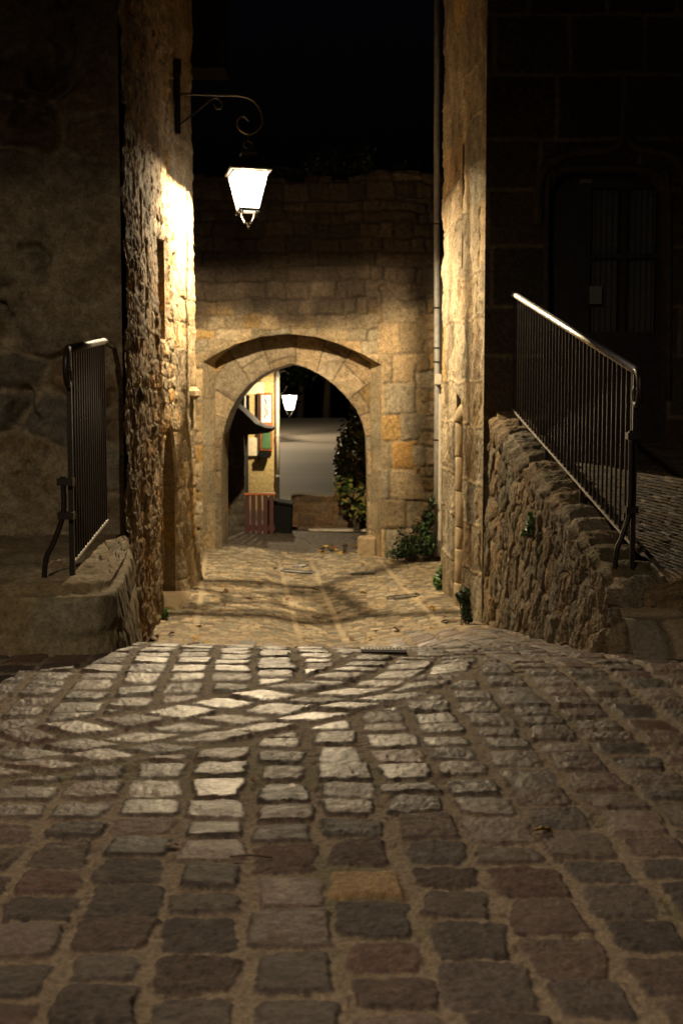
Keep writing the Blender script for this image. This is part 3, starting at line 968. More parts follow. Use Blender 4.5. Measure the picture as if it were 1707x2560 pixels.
    st.box((-1.95, 12.9, -2.5), (-1.58, 14.05, -2.08), 0.04)
    st.build("doorstep", plain_mat("worn_step_stone", (0.28, 0.215, 0.13), 0.9, 0, 14, 0.2, 0.5, 0.2), house)
    # stone corbel sticking out near the corner
    cb = MB()
    cb.box((-1.72, 14.56, -0.04), (-1.565, 14.78, 0.10), 0.045)
    cb.build("corbel", plain_mat("corbel_stone", (0.36, 0.28, 0.17), 0.9, 0, 20, 0.2, 0.6, 0.2), house)


def left_front():
    xs = np.arange(-4.6, -1.56, 0.012); zs = np.arange(-1.4, 5.0, 0.013)
    X, Z = np.meshgrid(xs, zs)
    sd, I, cu, cv = rubble(X, Z, 0.52, 0.34, 201, 0.85, 0.07, 3)
    cover = sstep(0.36, 0.60, fbm(X * 1.5, Z * 1.5, 210, 5, 0.6))      # plaster left in the joints and over some stones
    st = sstep(0.0, 0.05, sd) * (1 - 0.8 * cover)
    h = 0.07 * st + 0.04 * (rnd(I, 2) - 0.5) * st
    h = h + 0.07 * (fbm(X * 4, Z * 4, 5, 4) - 0.5) + 0.055 * (fbm(X * 13, Z * 13, 6, 5, 0.6) - 0.5)
    hole = sstep(0.66, 0.76, fbm(X * 3.1 + 5, Z * 3.1, 222, 3))
    h = h - 0.10 * hole
    c = tint(I, (0.20, 0.155, 0.10), 5, 0.3, 0.15)
    c = mix(np.broadcast_to(np.array([0.33, 0.275, 0.175]), c.shape), c, np.clip(st * 1.6, 0, 1))
    c = c * (0.35 + 1.3 * fbm(X * 8, Z * 8, 233, 6, 0.7))[..., None]
    darkened = sstep(1.2, 2.3, Z + 0.9 * (fbm(X * 1.2, Z * 1.2, 230, 4) - 0.5))  # shade above the street lantern's hood cutoff, painted into the plaster colour
    c = mix(c, c * np.array([0.5, 0.46, 0.45]), darkened)
    edge = sstep(-1.56, -1.72, X)
    P = np.stack([X, 9.5 - h * edge, Z], -1)
    o = grid_mesh("front_wall", P, M["plaster"], house, c)
    o["label"] = "dim front wall in flaking plaster over rubble"
    up = MB().box((-4.6, 9.52, 5.0), (-1.6, 9.7, 6.6)); up.build("upper_wall", M["plaster_plain"], house)


M["plaster_plain"] = plain_mat("plain_old_plaster", (0.2, 0.16, 0.11), 0.9, 0, 8, 0.3, 0.4, 0.2)
left_side()
left_front()
ew = MB().quad((-1.665, 14.95, -2.7), (-5.0, 14.95, -2.7), (-5.0, 14.95, 6.6), (-1.665, 14.95, 6.6)); ew.build("end_wall", M["plaster_plain"], house)
rf = MB()
rf.box((-5.2, 9.2, 6.6), (-1.15, 15.3, 6.75)); rf.build("roof", M["tile"], house)
# lower eave at the back corner, seen against the sky
ev = MB()
e0 = at(567, 185, 15.3)
ev.box((-2.2, 15.0, e0.z), (e0.x, 15.6, 6.4))
ev.build("eave", M["darkened"], house)


# ------------------------------------------------------------------ RIGHT HOUSE
rhouse = empty("dressed_stone_house", (2.5, 11.9, -1.2), "dark dressed stone house on the right with an ogee doorway", "house")
RPX = [(1.275, 11.9), (1.20, 12.9), (1.10, 14.35)]


def right_x(Y):
    return np.interp(Y, [p[1] for p in RPX], [p[0] for p in RPX])


def right_side():
    ys = np.arange(11.9, 14.351, 0.012); zs = np.arange(-2.4, 6.6, 0.0135)
    Y, Z = np.meshgrid(ys, zs)
    sd, I, cu, cv = masonry(Y, Z, (0.34, 0.6), (0.45, 0.9), 301, 0.05, 2.2, 0.03)
    slit = [(13.02, 0.93), (13.02, 2.45), (13.17, 2.45), (13.17, 0.93)]
    jamb = [(12.92, -2.6), (12.92, -0.10), (13.42, 0.05), (13.42, -2.6)]
    A, B, keep, d1 = cut(Y, Z, slit, 0.012)
    A, B, k2, d2 = cut(A, B, jamb, 0.012)
    keep &= k2
    d = np.minimum(d1, d2)
    h = 0.012 * sstep(0, 0.05, sd) + 0.014 * (rnd(I, 2) - 0.5) + 0.04 * (rnd(I, 12) - 0.5) * cu
    h = h + 0.05 * (fbm(Y * 3, Z * 3, 13, 4) - 0.5) + 0.05 * (fbm(Y * 9, Z * 6, 15, 5, 0.62) - 0.5) + 0.02 * (fbm(Y * 30, Z * 20, 17, 4) - 0.5) + 0.03 * (fbm(Y * 0.8, Z * 0.5, 16, 2) - 0.5)
    mort_proud = 0.02 * sstep(0.03, 0.0, sd)
    h = (h + mort_proud) * sstep(0, 0.04, d) * sstep(11.9, 11.97, Y)
    c = wall_colour(Y, Z, I, sd, (0.31, 0.25, 0.165), (0.38, 0.31, 0.20), 361, 0.06)
    c = c * (0.6 + 0.8 * fbm(Y * 6, Z * 3.5, 362, 5))[..., None]
    dk = sstep(0.52, 0.66, fbm(Y * 2.4, Z * 0.9, 377, 4)) 
    c = mix(c, c * np.array([0.55, 0.5, 0.46]), 0.7 * dk)
    pl = sstep(1.6, 0.9, np.abs(Y - 12.7)) * sstep(1.7, 0.7, Z) * sstep(-0.7, 0.0, Z) * sstep(0.35, 0.5, fbm(Y * 3, Z * 1.6, 378, 4))
    c = mix(c, np.broadcast_to(np.array([0.50, 0.42, 0.29]), c.shape), 0.7 * pl)  # lime plaster, widened toward the corner to put lamplight into the colour
    # quoin block low on the corner
    X = right_x(A) - h
    grid_mesh("side_wall", np.stack([X, A, B], -1), M["stone"], rhouse, c, None, keep)
    for nm, plg, dep in (("slit_reveal", slit, 0.3), ("jamb_reveal", jamb, 0.26)):
        q = np.array(dens(plg, 0.02)); q = np.vstack([q, q[:1]])
        ks = np.linspace(0, 1, 12)
        YY = np.repeat(q[None, :, 0], 12, 0); ZZ = np.repeat(q[None, :, 1], 12, 0)
        XX = right_x(YY) + dep * ks[:, None]
        sd, I, _, _ = masonry(np.repeat(ks[:, None] * dep, q.shape[0], 1), ZZ, (0.3, 0.5), (0.5, 0.7), 75, 0.01, 3, 0.02)
        c = wall_colour(XX, ZZ, I, sd, (0.34, 0.27, 0.17), (0.36, 0.28, 0.17), 68, 0.1)
        grid_mesh(nm, np.stack([XX, YY, ZZ], -1), M["stone"], rhouse, c)
    MB().quad((1.56, 12.8, -2.6), (1.56, 13.6, -2.6), (1.56, 13.6, 2.6), (1.56, 12.8, 2.6)).build("infill", M["stone_plain"], rhouse)
    # the broken colonnette: stacked drums in the jamb
    z = -2.16; rngl = random.Random(5)
    hs = [0.30, 0.34, 0.22, 0.36, 0.34, 0.34]
    co = MB()
    for i, hh in enumerate(hs):
        z1 = z + hh
        r = 0.098 + rngl.uniform(-0.006, 0.006)
        cx = right_x(13.12) + 0.045 + rngl.uniform(-0.006, 0.006)
        if i == 0: r = 0.11
        co.lathe([(r * 0.94, z + 0.003), (r, z + 0.02), (r * rngl.uniform(0.97, 1.0), (z + z1) / 2), (r, z1 - 0.018), (r * 0.94, z1 - 0.003)], (cx, 13.10, 0), 20)
        z = z1
    co.lathe([(0.105, z), (0.118, z + 0.02), (0.112, z + 0.08), (0.085, z + 0.14), (0.05, z + 0.18)], (right_x(13.12) + 0.045, 13.10, 0), 20)
    o = co.build("colonnette", M["stone_plain"], rhouse, smooth=True)
    o["label"] = "broken stone colonnette of stacked drums"
    kb = MB()
    kb.box((1.16, 13.3, -2.3), (1.36, 13.5, -1.25), 0.03)
    kb.build("jamb_stone", M["stone_plain"], rhouse)


M["stone_plain"] = plain_mat("dressed_stone", (0.34, 0.265, 0.165), 0.9, 0, 9, 0.25, 0.7, 0.2)


def right_front():
    xs = np.arange(1.275, 5.6, 0.016); zs = np.arange(-2.4, 5.2, 0.016)
    X, Z = np.meshgrid(xs, zs)
    FY = 11.9
    dr = [xz(1372, 1180, FY), xz(1372, 480, FY), xz(1395, 440, FY), xz(1430, 425, FY), xz(1600, 425, FY), xz(1640, 440, FY), xz(1664, 480, FY), xz(1664, 1180, FY)]
    A, B, keep, d = cut(X, Z, dr, 0.016)
    sd, I, cu, cv = masonry(X, Z, (0.40, 0.56), (0.5, 0.95), 401, 0.015, 2, 0.03)
    h = 0.012 * sstep(0.0, 0.02, sd) + 0.012 * (rnd(I, 2) - 0.5) + 0.012 * (fbm(X * 6, Z * 6, 3, 4) - 0.5) + 0.006 * (fbm(X * 30, Z * 30, 4, 3) - 0.5)
    h = h * sstep(0, 0.05, d) * sstep(1.275, 1.33, X)
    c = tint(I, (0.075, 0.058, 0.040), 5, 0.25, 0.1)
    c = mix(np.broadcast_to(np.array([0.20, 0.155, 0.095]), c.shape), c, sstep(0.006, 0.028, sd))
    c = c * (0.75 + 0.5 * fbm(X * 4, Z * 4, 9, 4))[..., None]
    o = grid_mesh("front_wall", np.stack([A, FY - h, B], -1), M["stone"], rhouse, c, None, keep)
    o["label"] = "dark front wall of large squared blocks"
    q = np.array(dens(dr, 0.05)); q = np.vstack([q, q[:1]]); ks = np.linspace(0, 1, 6)
    XX = np.repeat(q[None, :, 0], 6, 0); ZZ = np.repeat(q[None, :, 1], 6, 0); YY = np.repeat((FY + 0.30 * ks)[:, None], len(q), 1)
    grid_mesh("door_reveal", np.stack([XX, YY, ZZ], -1), M["stone"], rhouse, np.broadcast_to(np.array([0.14, 0.11, 0.075]), XX.shape + (3,)).copy())
    # hood mould with its ogee point
    hp = [(1345, 560), (1345, 470), (1362, 420), (1400, 392), (1440, 380), (1500, 376), (1535, 368), (1556, 345), (1562, 330), (1570, 345), (1592, 368), (1630, 376), (1680, 388), (1705, 420), (1715, 470), (1715, 560)]
    MB().tube(spline([at(a, b, FY - 0.035) for a, b in hp], 4), 0.045, 8).build("hood_mould", M["stone_dark"], rhouse, True)
    ip = [(1366, 1000), (1366, 480), (1392, 436), (1430, 420), (1600, 420), (1644, 436), (1670, 480), (1670, 1000)]
    MB().tube(spline([at(a, b, FY - 0.012) for a, b in ip], 4), 0.028, 8).build("door_moulding", M["stone_dark"], rhouse, True)
    # glazed double door with net curtains
    DY = FY + 0.2
    d = MB()
    x0, x1 = at(1372, 900, DY).x, at(1668, 900, DY).x
    zt, zb = at(1400, 425, DY).z, -0.50
    zl = at(1400, 830, DY).z; zm = at(1400, 640, DY).z; zt2 = at(1400, 470, DY).z
    xa, xb, xm = at(1470, 900, DY).x, at(1636, 900, DY).x, at(1552, 900, DY).x
    d.box((x0, DY, zb), (xa, DY + 0.06, zt)); d.box((xb, DY, zb), (x1, DY + 0.06, zt))
    d.box((xa, DY, zb), (xb, DY + 0.06, zl)); d.box((xa, DY, zt2), (xb, DY + 0.06, zt))
    d.box((xm - 0.03, DY, zl), (xm + 0.03, DY + 0.06, zt2))
    d.box((xa, DY, zm - 0.02), (xm - 0.03, DY + 0.06, zm + 0.02)); d.box((xm + 0.03, DY, zm - 0.02), (xb, DY + 0.06, zm + 0.02))
    dd = d.build("door", M["wood_dark"], rhouse)
    for (a, b) in ((xa, xm - 0.03), (xm + 0.03, xb)):
        n = 40
        xs_ = np.linspace(a, b, n); zz = np.linspace(zl, zt2, 2)
        Xc, Zc = np.meshgrid(xs_, zz)
        Yc = DY + 0.09 + 0.012 * np.sin(Xc * 120)
        grid_mesh("curtain", np.stack([Xc, Yc, Zc], -1), M["curtain"], dd)
    pn = MB()
    p0, p1 = at(1473, 715, DY - 0.004), at(1503, 760, DY - 0.004)
    pn.box((p0.x, DY - 0.008, p1.z), (p1.x, DY - 0.003, p0.z)); o = pn.build("notice", M["old_paper"], dd); o["label"] = "small pale notice stuck on the glass"
    pl = MB()
    p0, p1 = at(1448, 448, DY - 0.004), at(1478, 458, DY - 0.004)
    pl.box((p0.x, DY - 0.012, p1.z), (p1.x, DY - 0.003, p0.z)); pl.build("name_plate", M["old_paper"], dd)


M["stone_dark"] = plain_mat("dark_dressed_stone", (0.07, 0.055, 0.038), 0.9, 0, 14, 0.25, 0.5, 0.2)
right_side()
right_front()
MB().quad((1.10, 14.35, -2.4), (5.6, 14.35, -2.4), (5.6, 14.35, 6.6), (1.10, 14.35, 6.6)).build("end_wall", M["stone_dark"], rhouse)
MB().box((1.275, 11.92, 5.2), (5.6, 12.1, 6.6)).build("upper_wall", M["stone_dark"], rhouse)
MB().box((0.95, 11.5, 6.6), (5.9, 14.7, 6.75)).build("roof", M["tile"], rhouse)


# ------------------------------------------------------------------ LOW RUBBLE WALL by the ramp
def low_wall():
    t = empty("rubble_wall", (1.45, 9.5, -1.6), "low rubble stone wall with worn coping beside the ramp", "wall")
    out = [(1.98, 7.36), (1.80, 7.36), (1.64, 7.37), (1.56, 7.42), (1.53, 7.56), (1.51, 7.95), (1.475, 8.8), (1.43, 9.9), (1.385, 11.0), (1.345, 11.9)]
    inn = [(1.98, 7.46), (1.90, 7.47), (1.86, 7.50), (1.84, 7.56), (1.83, 7.70), (1.81, 8.05), (1.775, 8.85), (1.73, 9.9), (1.685, 11.0), (1.645, 11.9)]
    def path(pl):
        p = np.array([tuple(q) for q in spline([(a, b, 0) for a, b in pl], 40)])[:, :2]
        return p
    po, pi_ = path(out), path(inn)
    s0 = np.cumsum(np.r_[0, np.hypot(*(np.diff(po, axis=0).T))])
    n = int(s0[-1] / 0.0085)
    ss = np.linspace(0, s0[-1], n)
    po = np.stack([np.interp(ss, s0, po[:, k]) for k in (0, 1)], -1); pi_ = np.stack([np.interp(ss, s0, pi_[:, k]) for k in (0, 1)], -1)
    tg = np.gradient(po, axis=0); tg /= np.linalg.norm(tg, axis=1)[:, None]
    nrm = np.stack([-tg[:, 1], tg[:, 0], 0 * ss], -1)
    def top(y): return np.interp(y, [7.3, 7.7, 11.9], [-1.10, -1.02, -0.19])
    zt = top(po[:, 1]) + 0.018 * np.sin(ss * 21)
    zb = Gz(po[:, 0], po[:, 1]) - 0.10
    v1 = np.linspace(0, 1, 150); v2 = np.linspace(0, 1, 40)[1:]; v3 = np.linspace(0, 1, 6)[1:]
    n0, n1 = len(v1), len(v1) + len(v2)
    nv = n1 + len(v3)
    P = np.zeros((nv, n, 3)); Nn = np.zeros((nv, n, 3)); V = np.zeros((nv, n)); U = np.repeat(ss[None], nv, 0)
    for j, v in enumerate(v1):
        P[j, :, :2] = po + nrm[:, :2] * 0.05 * (1 - v); P[j, :, 2] = zb + (zt - zb) * v; Nn[j] = nrm
        V[j] = P[j, :, 2] - 0.195 * ss
    for j, v in enumerate(v2):
        P[n0 + j, :, :2] = po * (1 - v) + pi_ * v; P[n0 + j, :, 2] = zt + 0.015 * math.sin(v * 3); Nn[n0 + j] = (0, 0, 1)
        V[n0 + j] = zt - 0.195 * ss + 0.3 * v
    for j, v in enumerate(v3):
        P[n1 + j, :, :2] = pi_; P[n1 + j, :, 2] = zt - 0.25 * v; Nn[n1 + j] = -nrm; V[n1 + j] = zt - 0.195 * ss + 0.3 + 0.25 * v
    # the face: stones pitched on edge, leaning along the slope; one course of long coping stones
    sd, I, cu, cv = rubble(U + 0.35 * V, V * 0.9, 0.165, 0.235, 501, 0.95, 0.03, 7)
    sdc, Ic, cuc, cvc = masonry(U + 0.02 * np.sin(V * 9), V * 0 + 0.5, (3, 4), (0.26, 0.52), 503, 0.02, 6, 0.02)
    zrel = np.where(np.arange(nv)[:, None] < n0, P[..., 2] - zt[None], 0.0)
    dep = 0.15 + 0.04 * np.sin(U * 11 + 1) + 0.03 * np.sin(U * 23)
    cop = zrel > -dep
    sdx = np.where(cop, np.minimum(sdc, zrel + dep), np.minimum(sd, -(zrel + dep)))
    I = np.where(cop, Ic + 7000, I)
    r1, r2 = rnd(I, 12) - 0.5, rnd(I, 14) - 0.5
    h = np.where(cop, 0.016, 0.018) * sstep(0, 0.012, sdx) + 0.010 * sstep(0.01, 0.06, sdx) + np.where(cop, 0.012, 0.024) * (rnd(I, 2) - 0.5)
    h = h + np.where(cop, 0.03 * cuc, 0.12 * cu) * r1 + np.where(cop, 0.0, 0.10) * cv * r2
    # split faces: flat facets meeting at ridges, then grain
    fa = np.abs(fbm(U * 8 + 40 * r1, V * 6, 5, 2) - 0.5) + 0.5 * np.abs(fbm(U * 17, V * 13 + 30 * r2, 6, 2) - 0.5)
    h = h + 0.03 * (fa - 0.15) + 0.022 * (fbm(U * 30, V * 24, 4, 4, 0.6) - 0.5) + 0.02 * (fbm(U * 5, V * 5, 8, 3) - 0.5)
    for k in range(-5, 6):
        w = math.exp(-(k / 2.4) ** 2)
        P[n0 + k, :, 2] -= 0.024 * w
        P[n0 + k, :, :2] -= nrm[:, :2] * 0.020 * w
    Q = P + Nn * h[..., None]
    c = tint(I, (0.205, 0.158, 0.10), 6, 0.3, 0.12)
    c = mix(np.broadcast_to(np.array([0.17, 0.13, 0.082]), c.shape), c, sstep(0, 0.012, sdx))
    st = sstep(0.48, 0.68, fbm(U * 2, V * 2, 45, 4))
    moss = sstep(0.58, 0.7, fbm(U * 3, V * 3, 46, 4))
    c = c * (1 - 0.35 * st)[..., None]
    c = mix(c, np.broadcast_to(np.array([0.10, 0.10, 0.04]), c.shape), 0.35 * moss)
    k_face = np.zeros((nv - 1, n - 1), dtype=bool); k_face[:n0 - 16] = True
    grid_mesh("stonework", Q, M["stone"], t, c, None, k_face)
    grid_mesh("coping", Q, M["stone"], t, c, None, ~k_face)


low_wall()


# ------------------------------------------------------------------ PLINTH under the left railing
def plinth():
    per = [(-4.2, 6.92), (-2.6, 6.95), (-1.9, 6.98), (-1.52, 7.0), (-1.36, 7.04), (-1.285, 7.14), (-1.275, 7.4), (-1.33, 8.0), (-1.42, 8.8), (-1.53, 9.46)]
    inn = [(-4.2, 9.46), (-2.9, 9.46), (-2.5, 9.46), (-2.2, 9.46), (-2.0, 9.46), (-1.9, 9.46), (-1.8, 9.46), (-1.7, 9.46), (-1.62, 9.46), (-1.56, 9.47)]
    pv = spline([(a, b, 0) for a, b in per], 44); iv = spline([(a, b, 0) for a, b in inn], 44)
    pv = np.array([tuple(p) for p in pv]); iv = np.array([tuple(p) for p in iv])
    v1 = np.linspace(0, 1, 46); v2 = np.linspace(0, 1, 90)[1:]
    nv = len(v1) + len(v2); n = len(pv)
    P = np.zeros((nv, n, 3)); s = np.cumsum(np.r_[0, np.hypot(*(np.diff(pv[:, :2], axis=0).T))])
    tg = np.gradient(pv[:, :2], axis=0); tg /= np.linalg.norm(tg, axis=1)[:, None]
    nrm = np.stack([tg[:, 1], -tg[:, 0], 0 * s], -1)
    U = np.repeat(s[None], nv, 0); V = np.zeros((nv, n))
    zt = -1.03
    zbase = Gz(pv[:, 0], pv[:, 1]) - 0.1
    N_ = np.zeros((nv, n, 3))
    for j, v in enumerate(v1):
        P[j, :, :2] = pv[:, :2] + nrm[:, :2] * 0.07 * (1 - v); P[j, :, 2] = zbase + (zt - zbase) * v
        N_[j] = nrm; V[j] = P[j, :, 2]
    for j, v in enumerate(v2):
        P[len(v1) + j, :, :2] = pv[:, :2] * (1 - v) + iv[:, :2] * v
        P[len(v1) + j, :, 2] = zt + 0.03 * v
        N_[len(v1) + j] = (0, 0, 1); V[len(v1) + j] = zt + v * 2.4
    for k in range(-7, 8):
        w = math.exp(-(k / 3.5) ** 2)
        P[len(v1) + k] += np.array([0, 0, -0.05 * w])
        P[len(v1) + k, :, :2] -= nrm[:, :2] * 0.03 * w
    sd, I, cu, cv = masonry(U, V, (0.22, 0.30), (0.4, 0.8), 603, 0.06, 3, 0.05)
    h = 0.01 * sstep(0, 0.06, sd) + 0.008 * (rnd(I, 2) - 0.5) + 0.035 * (fbm(P[..., 0] * 4 + P[..., 2] * 3, P[..., 1] * 4 + P[..., 2] * 2, 3, 4) - 0.5) + 0.02 * (fbm(P[..., 0] * 18 + P[..., 2] * 9, P[..., 1] * 18 - P[..., 2] * 13, 4, 4) - 0.5)
    c = tint(I, (0.28, 0.22, 0.135), 6, 0.2, 0.1)
    c = mix(np.broadcast_to(np.array([0.28, 0.225, 0.14]), c.shape), c, sstep(0, 0.03, sd))
    moss = sstep(0.5, 0.7, fbm(P[..., 0] * 2.4, P[..., 1] * 2.4 + P[..., 2] * 2, 45, 4))
    c = mix(c, np.broadcast_to(np.array([0.13, 0.115, 0.05]), c.shape), 0.4 * moss)
    o = grid_mesh("stone_plinth", P + N_ * h[..., None], M["plaster"], None, c)
    tag(o, "low mossy stone plinth carrying the left railing", "plinth")


plinth()


# ------------------------------------------------------------------ RAILINGS
def railing(label, top0, top1, bot0, bot1, nbar, foot_z, scroll_sign, brace_dx, stubs, r=0.025, top_mat=None):
    top0, top1, bot0, bot1 = map(Vector, (top0, top1, bot0, bot1))
    t = empty("iron_railing", (top0.x, top0.y, foot_z), label, "railing")
    d = (top1 - top0).normalized()
    # handrail with a scroll at its near end, turning in the plane of the railing
    c0 = top0
    path = [top1, top0]
    fw = Vector((-d.x, -d.y, 0)).normalized()
    sc = [(0.05, -0.012), (0.088, -0.05), (0.10, -0.11), (0.085, -0.17), (0.045, -0.20), (0.005, -0.185), (-0.012, -0.15), (0.0, -0.115), (0.03, -0.105)]
    curve = spline([c0] + [c0 + fw * a + Vector((0, 0, b)) for a, b in sc], 5)
    hb = MB().tube([top1 + d * 0.0, top0], r, 12); hb.build("handrail", top_mat or M["rail"], t, True)
    MB().tube(curve, r * 0.8, 10).build("scroll", M["iron"], t, True)
    MB().tube([bot1, bot0], 0.011, 4, up=(0, 0, 1)).build("bottom_rail", M["rail"], t)
    # posts: one straight, one bent out as a brace
    pb = bot0 + (bot0 - bot1).normalized() * 0.0
    MB().box((top0.x - 0.014, top0.y - 0.014, foot_z), (top0.x + 0.014, top0.y + 0.014, top0.z - 0.005)).build("post", M["iron"], t)
    zt = foot_z + 0.86 if scroll_sign > 0 else foot_z + 0.62
    bx = top0.x + brace_dx * 0.16
    MB().tube(spline([(top0.x + brace_dx * 0.03, top0.y - 0.035, zt), (top0.x + brace_dx * 0.03, top0.y - 0.035, foot_z + 0.42),
                      (top0.x + brace_dx * 0.075, top0.y - 0.04, foot_z + 0.25), (top0.x + brace_dx * 0.11, top0.y - 0.04, foot_z + 0.16), (top0.x + brace_dx * 0.125, top0.y - 0.04, foot_z)], 6), 0.016, 6).build("brace", M["iron"], t, True)
    for zc in (zt - 0.03, foot_z + 0.40):
        mbx = MB()
        mbx.box((top0.x + min(brace_dx * 0.055, -0.02) - 0.0, top0.y - 0.055, zc - 0.02), (top0.x + max(brace_dx * 0.055, 0.02), top0.y + 0.018, zc + 0.02))
        mbx.build("clamp", M["iron"], t)
    # square bars
    hgt = top0.z - bot0.z
    bar = None
    for i in range(nbar):
        f = (i + 0.6) / nbar
        p = bot0.lerp(bot1, f); q = top0.lerp(top1, f)
        if bar is None:
            bar = MB().box((p.x - 0.0065, p.y - 0.0065, p.z), (p.x + 0.0065, p.y + 0.0065, q.z)).build("baluster", M["iron"], t)
            b0, bz = p.copy(), bar.matrix_basis.copy()
        else:
            o = bar.copy(); COL.objects.link(o); o.parent = t
            o.matrix_basis = Matrix.Translation(p - b0) @ bz
    for f, len_ in stubs:
        p = bot0.lerp(bot1, f)
        MB().box((p.x - 0.016, p.y - 0.016, p.z - len_), (p.x + 0.016, p.y + 0.016, p.z - 0.006)).build("stub_foot", M["iron"], t)
    return t


T0, T1 = at(1588, 926, 7.68), at(1283, 735, 11.82)
B0, B1 = at(1578, 1362, 7.68), at(1277, 1022, 11.82)
B0.x = T0.x; B1.x = T1.x
railing("iron railing climbing beside the ramp on the right, its handrail shining", T0, T1, B0, B1, 36, -1.06, 1, -0.9, [(0.32, 0.17), (0.62, 0.17), (0.9, 0.14)])
T0, T1 = at(172, 872, 7.42), at(262, 853, 9.0)
B0, B1 = at(182, 1408, 7.42), at(264, 1300, 9.0)
B0.x = T0.x; B1.x = T1.x
lr = railing("dark iron railing on the plinth by the plaster wall, left", T0, T1, B0, B1, 16, -1.07, -1, -1.25, [], 0.023, M["rail_dull"])
MB().tube(spline([T1, T1 + Vector((0.0, 0.12, -0.01)), (T1.x - 0.02, 9.48, T1.z - 0.03)]), 0.017, 10).build("wall_fixing", M["iron"], lr, True)


# ------------------------------------------------------------------ LANTERNS
def lantern(label, c, k, power, colr, bracket, rot=0.2, src=0.02, bz=0.062, tilt=0.0, tall=0.0):
    """c = centre of the brim; k = scale"""
    t = empty("wall_lantern", tuple(c), label, "street lantern", "wall lanterns")
    R = Matrix.Translation(c) @ Matrix.Rotation(tilt, 4, 'X') @ Matrix.Rotation(rot, 4, 'Z') @ Matrix.Scale(k, 4)
    def build(mb, name, mat, parent, smooth=False):
        mb.v = [tuple(R @ Vector(v)) for v in mb.v]
        return mb.build(name, mat, parent, smooth)
    wt, wb, H = 0.185, 0.10, 0.40
    # roof
    rf_ = MB()
    def ring(w, z):
        b = len(rf_.v); rf_.v.extend([(-w, -w, z), (w, -w, z), (w, w, z), (-w, w, z)]); return b
    prof = [(0.17, 0.0), (0.215, -0.012), (0.222, 0.0), (0.218, 0.015), (0.15, 0.075), (0.085, 0.15), (0.08, 0.155), (0.08, 0.20), (0.03, 0.235), (0.012, 0.25)]
    bs_ = [ring(w, z) for w, z in prof]
    for b0, b1 in zip(bs_, bs_[1:]):
        for i in range(4):
            j = (i + 1) % 4
            rf_.f.append((b0 + i, b0 + j, b1 + j, b1 + i))
    rf_.f.append(tuple(bs_[-1] + i for i in range(4)))
    build(rf_, "roof", M["black"], t)
    # frame: corner bars, bottom ring with knobs
    fr = MB()
    for sx in (-1, 1):
        for sy in (-1, 1):
            fr.tube([(sx * wt, sy * wt, -0.012), (sx * wb, sy * wb, -H)], 0.0085, 4)
            fr.tube([(sx * wb * 1.05, sy * wb * 1.05, -H - 0.005), (sx * wb * 1.05, sy * wb * 1.05, -H - 0.035)], 0.013, 6)
    for a, b in (((-1, -1), (1, -1)), ((1, -1), (1, 1)), ((1, 1), (-1, 1)), ((-1, 1), (-1, -1))):
        fr.tube([(a[0] * wb, a[1] * wb, -H), (b[0] * wb, b[1] * wb, -H)], 0.015, 4)
        fr.tube([(a[0] * wt, a[1] * wt, -0.016), (b[0] * wt, b[1] * wt, -0.016)], 0.010, 4)
    build(fr, "frame", M["black"], t)
    cg = MB()
    for sx in (-1, 1):
        for sy in (-1, 1):
            cg.tube([(sx * 0.075, sy * 0.075, -H - 0.005), (sx * 0.062, sy * 0.062, -H - 0.06), (sx * 0.035, sy * 0.035, -H - 0.125)], 0.008, 4)
    for w, z in ((0.075, -H - 0.01), (0.035, -H - 0.125)):
        for a, b in (((-1, -1), (1, -1)), ((1, -1), (1, 1)), ((1, 1), (-1, 1)), ((-1, 1), (-1, -1))):
            cg.tube([(a[0] * w, a[1] * w, z), (b[0] * w, b[1] * w, z)], 0.008, 4)
    cg.lathe([(0.012, -H - 0.125), (0.008, -H - 0.15), (0.014, -H - 0.165), (0.004, -H - 0.19)], (0, 0, 0), 8)
    build(cg, "lower_cage", M["black"], t)
    for (a, b) in (((-1, -1), (1, -1)), ((1, -1), (1, 1)), ((1, 1), (-1, 1)), ((-1, 1), (-1, -1))):
        g = MB(); e = 0.985
        g.quad((a[0] * wb * e, a[1] * wb * e, -H + 0.004), (b[0] * wb * e, b[1] * wb * e, -H + 0.004), (b[0] * wt * e, b[1] * wt * e, -0.03), (a[0] * wt * e, a[1] * wt * e, -0.03))
        build(g, "glass_pane", M["glow"], t)
    # lamp hangs just under the hood
    bu = MB().lathe([(0.012, bz + 0.085), (0.018, bz + 0.075), (0.026, bz + 0.05), (0.028, bz + 0.035), (0.02, bz + 0.025), (0.006, bz + 0.02)], (0, 0, 0), 12)
    bo = build(bu, "bulb", M["bulb"], t, True)
    hs = [0.0] if tall == 0 else [tall * (i / 4 - 0.5) for i in range(5)]
    for dz in hs:
        ld = bpy.data.lights.new("lamp_light", 'POINT'); ld.energy = power / len(hs); ld.color = colr; ld.shadow_soft_size = src
        lo = bpy.data.objects.new("lamp_light", ld); COL.objects.link(lo); lo.parent = t
        lo.location = R @ Vector((0, 0, bz + dz)) - Vector(c)
    if bracket: bracket(t, c)
    return t


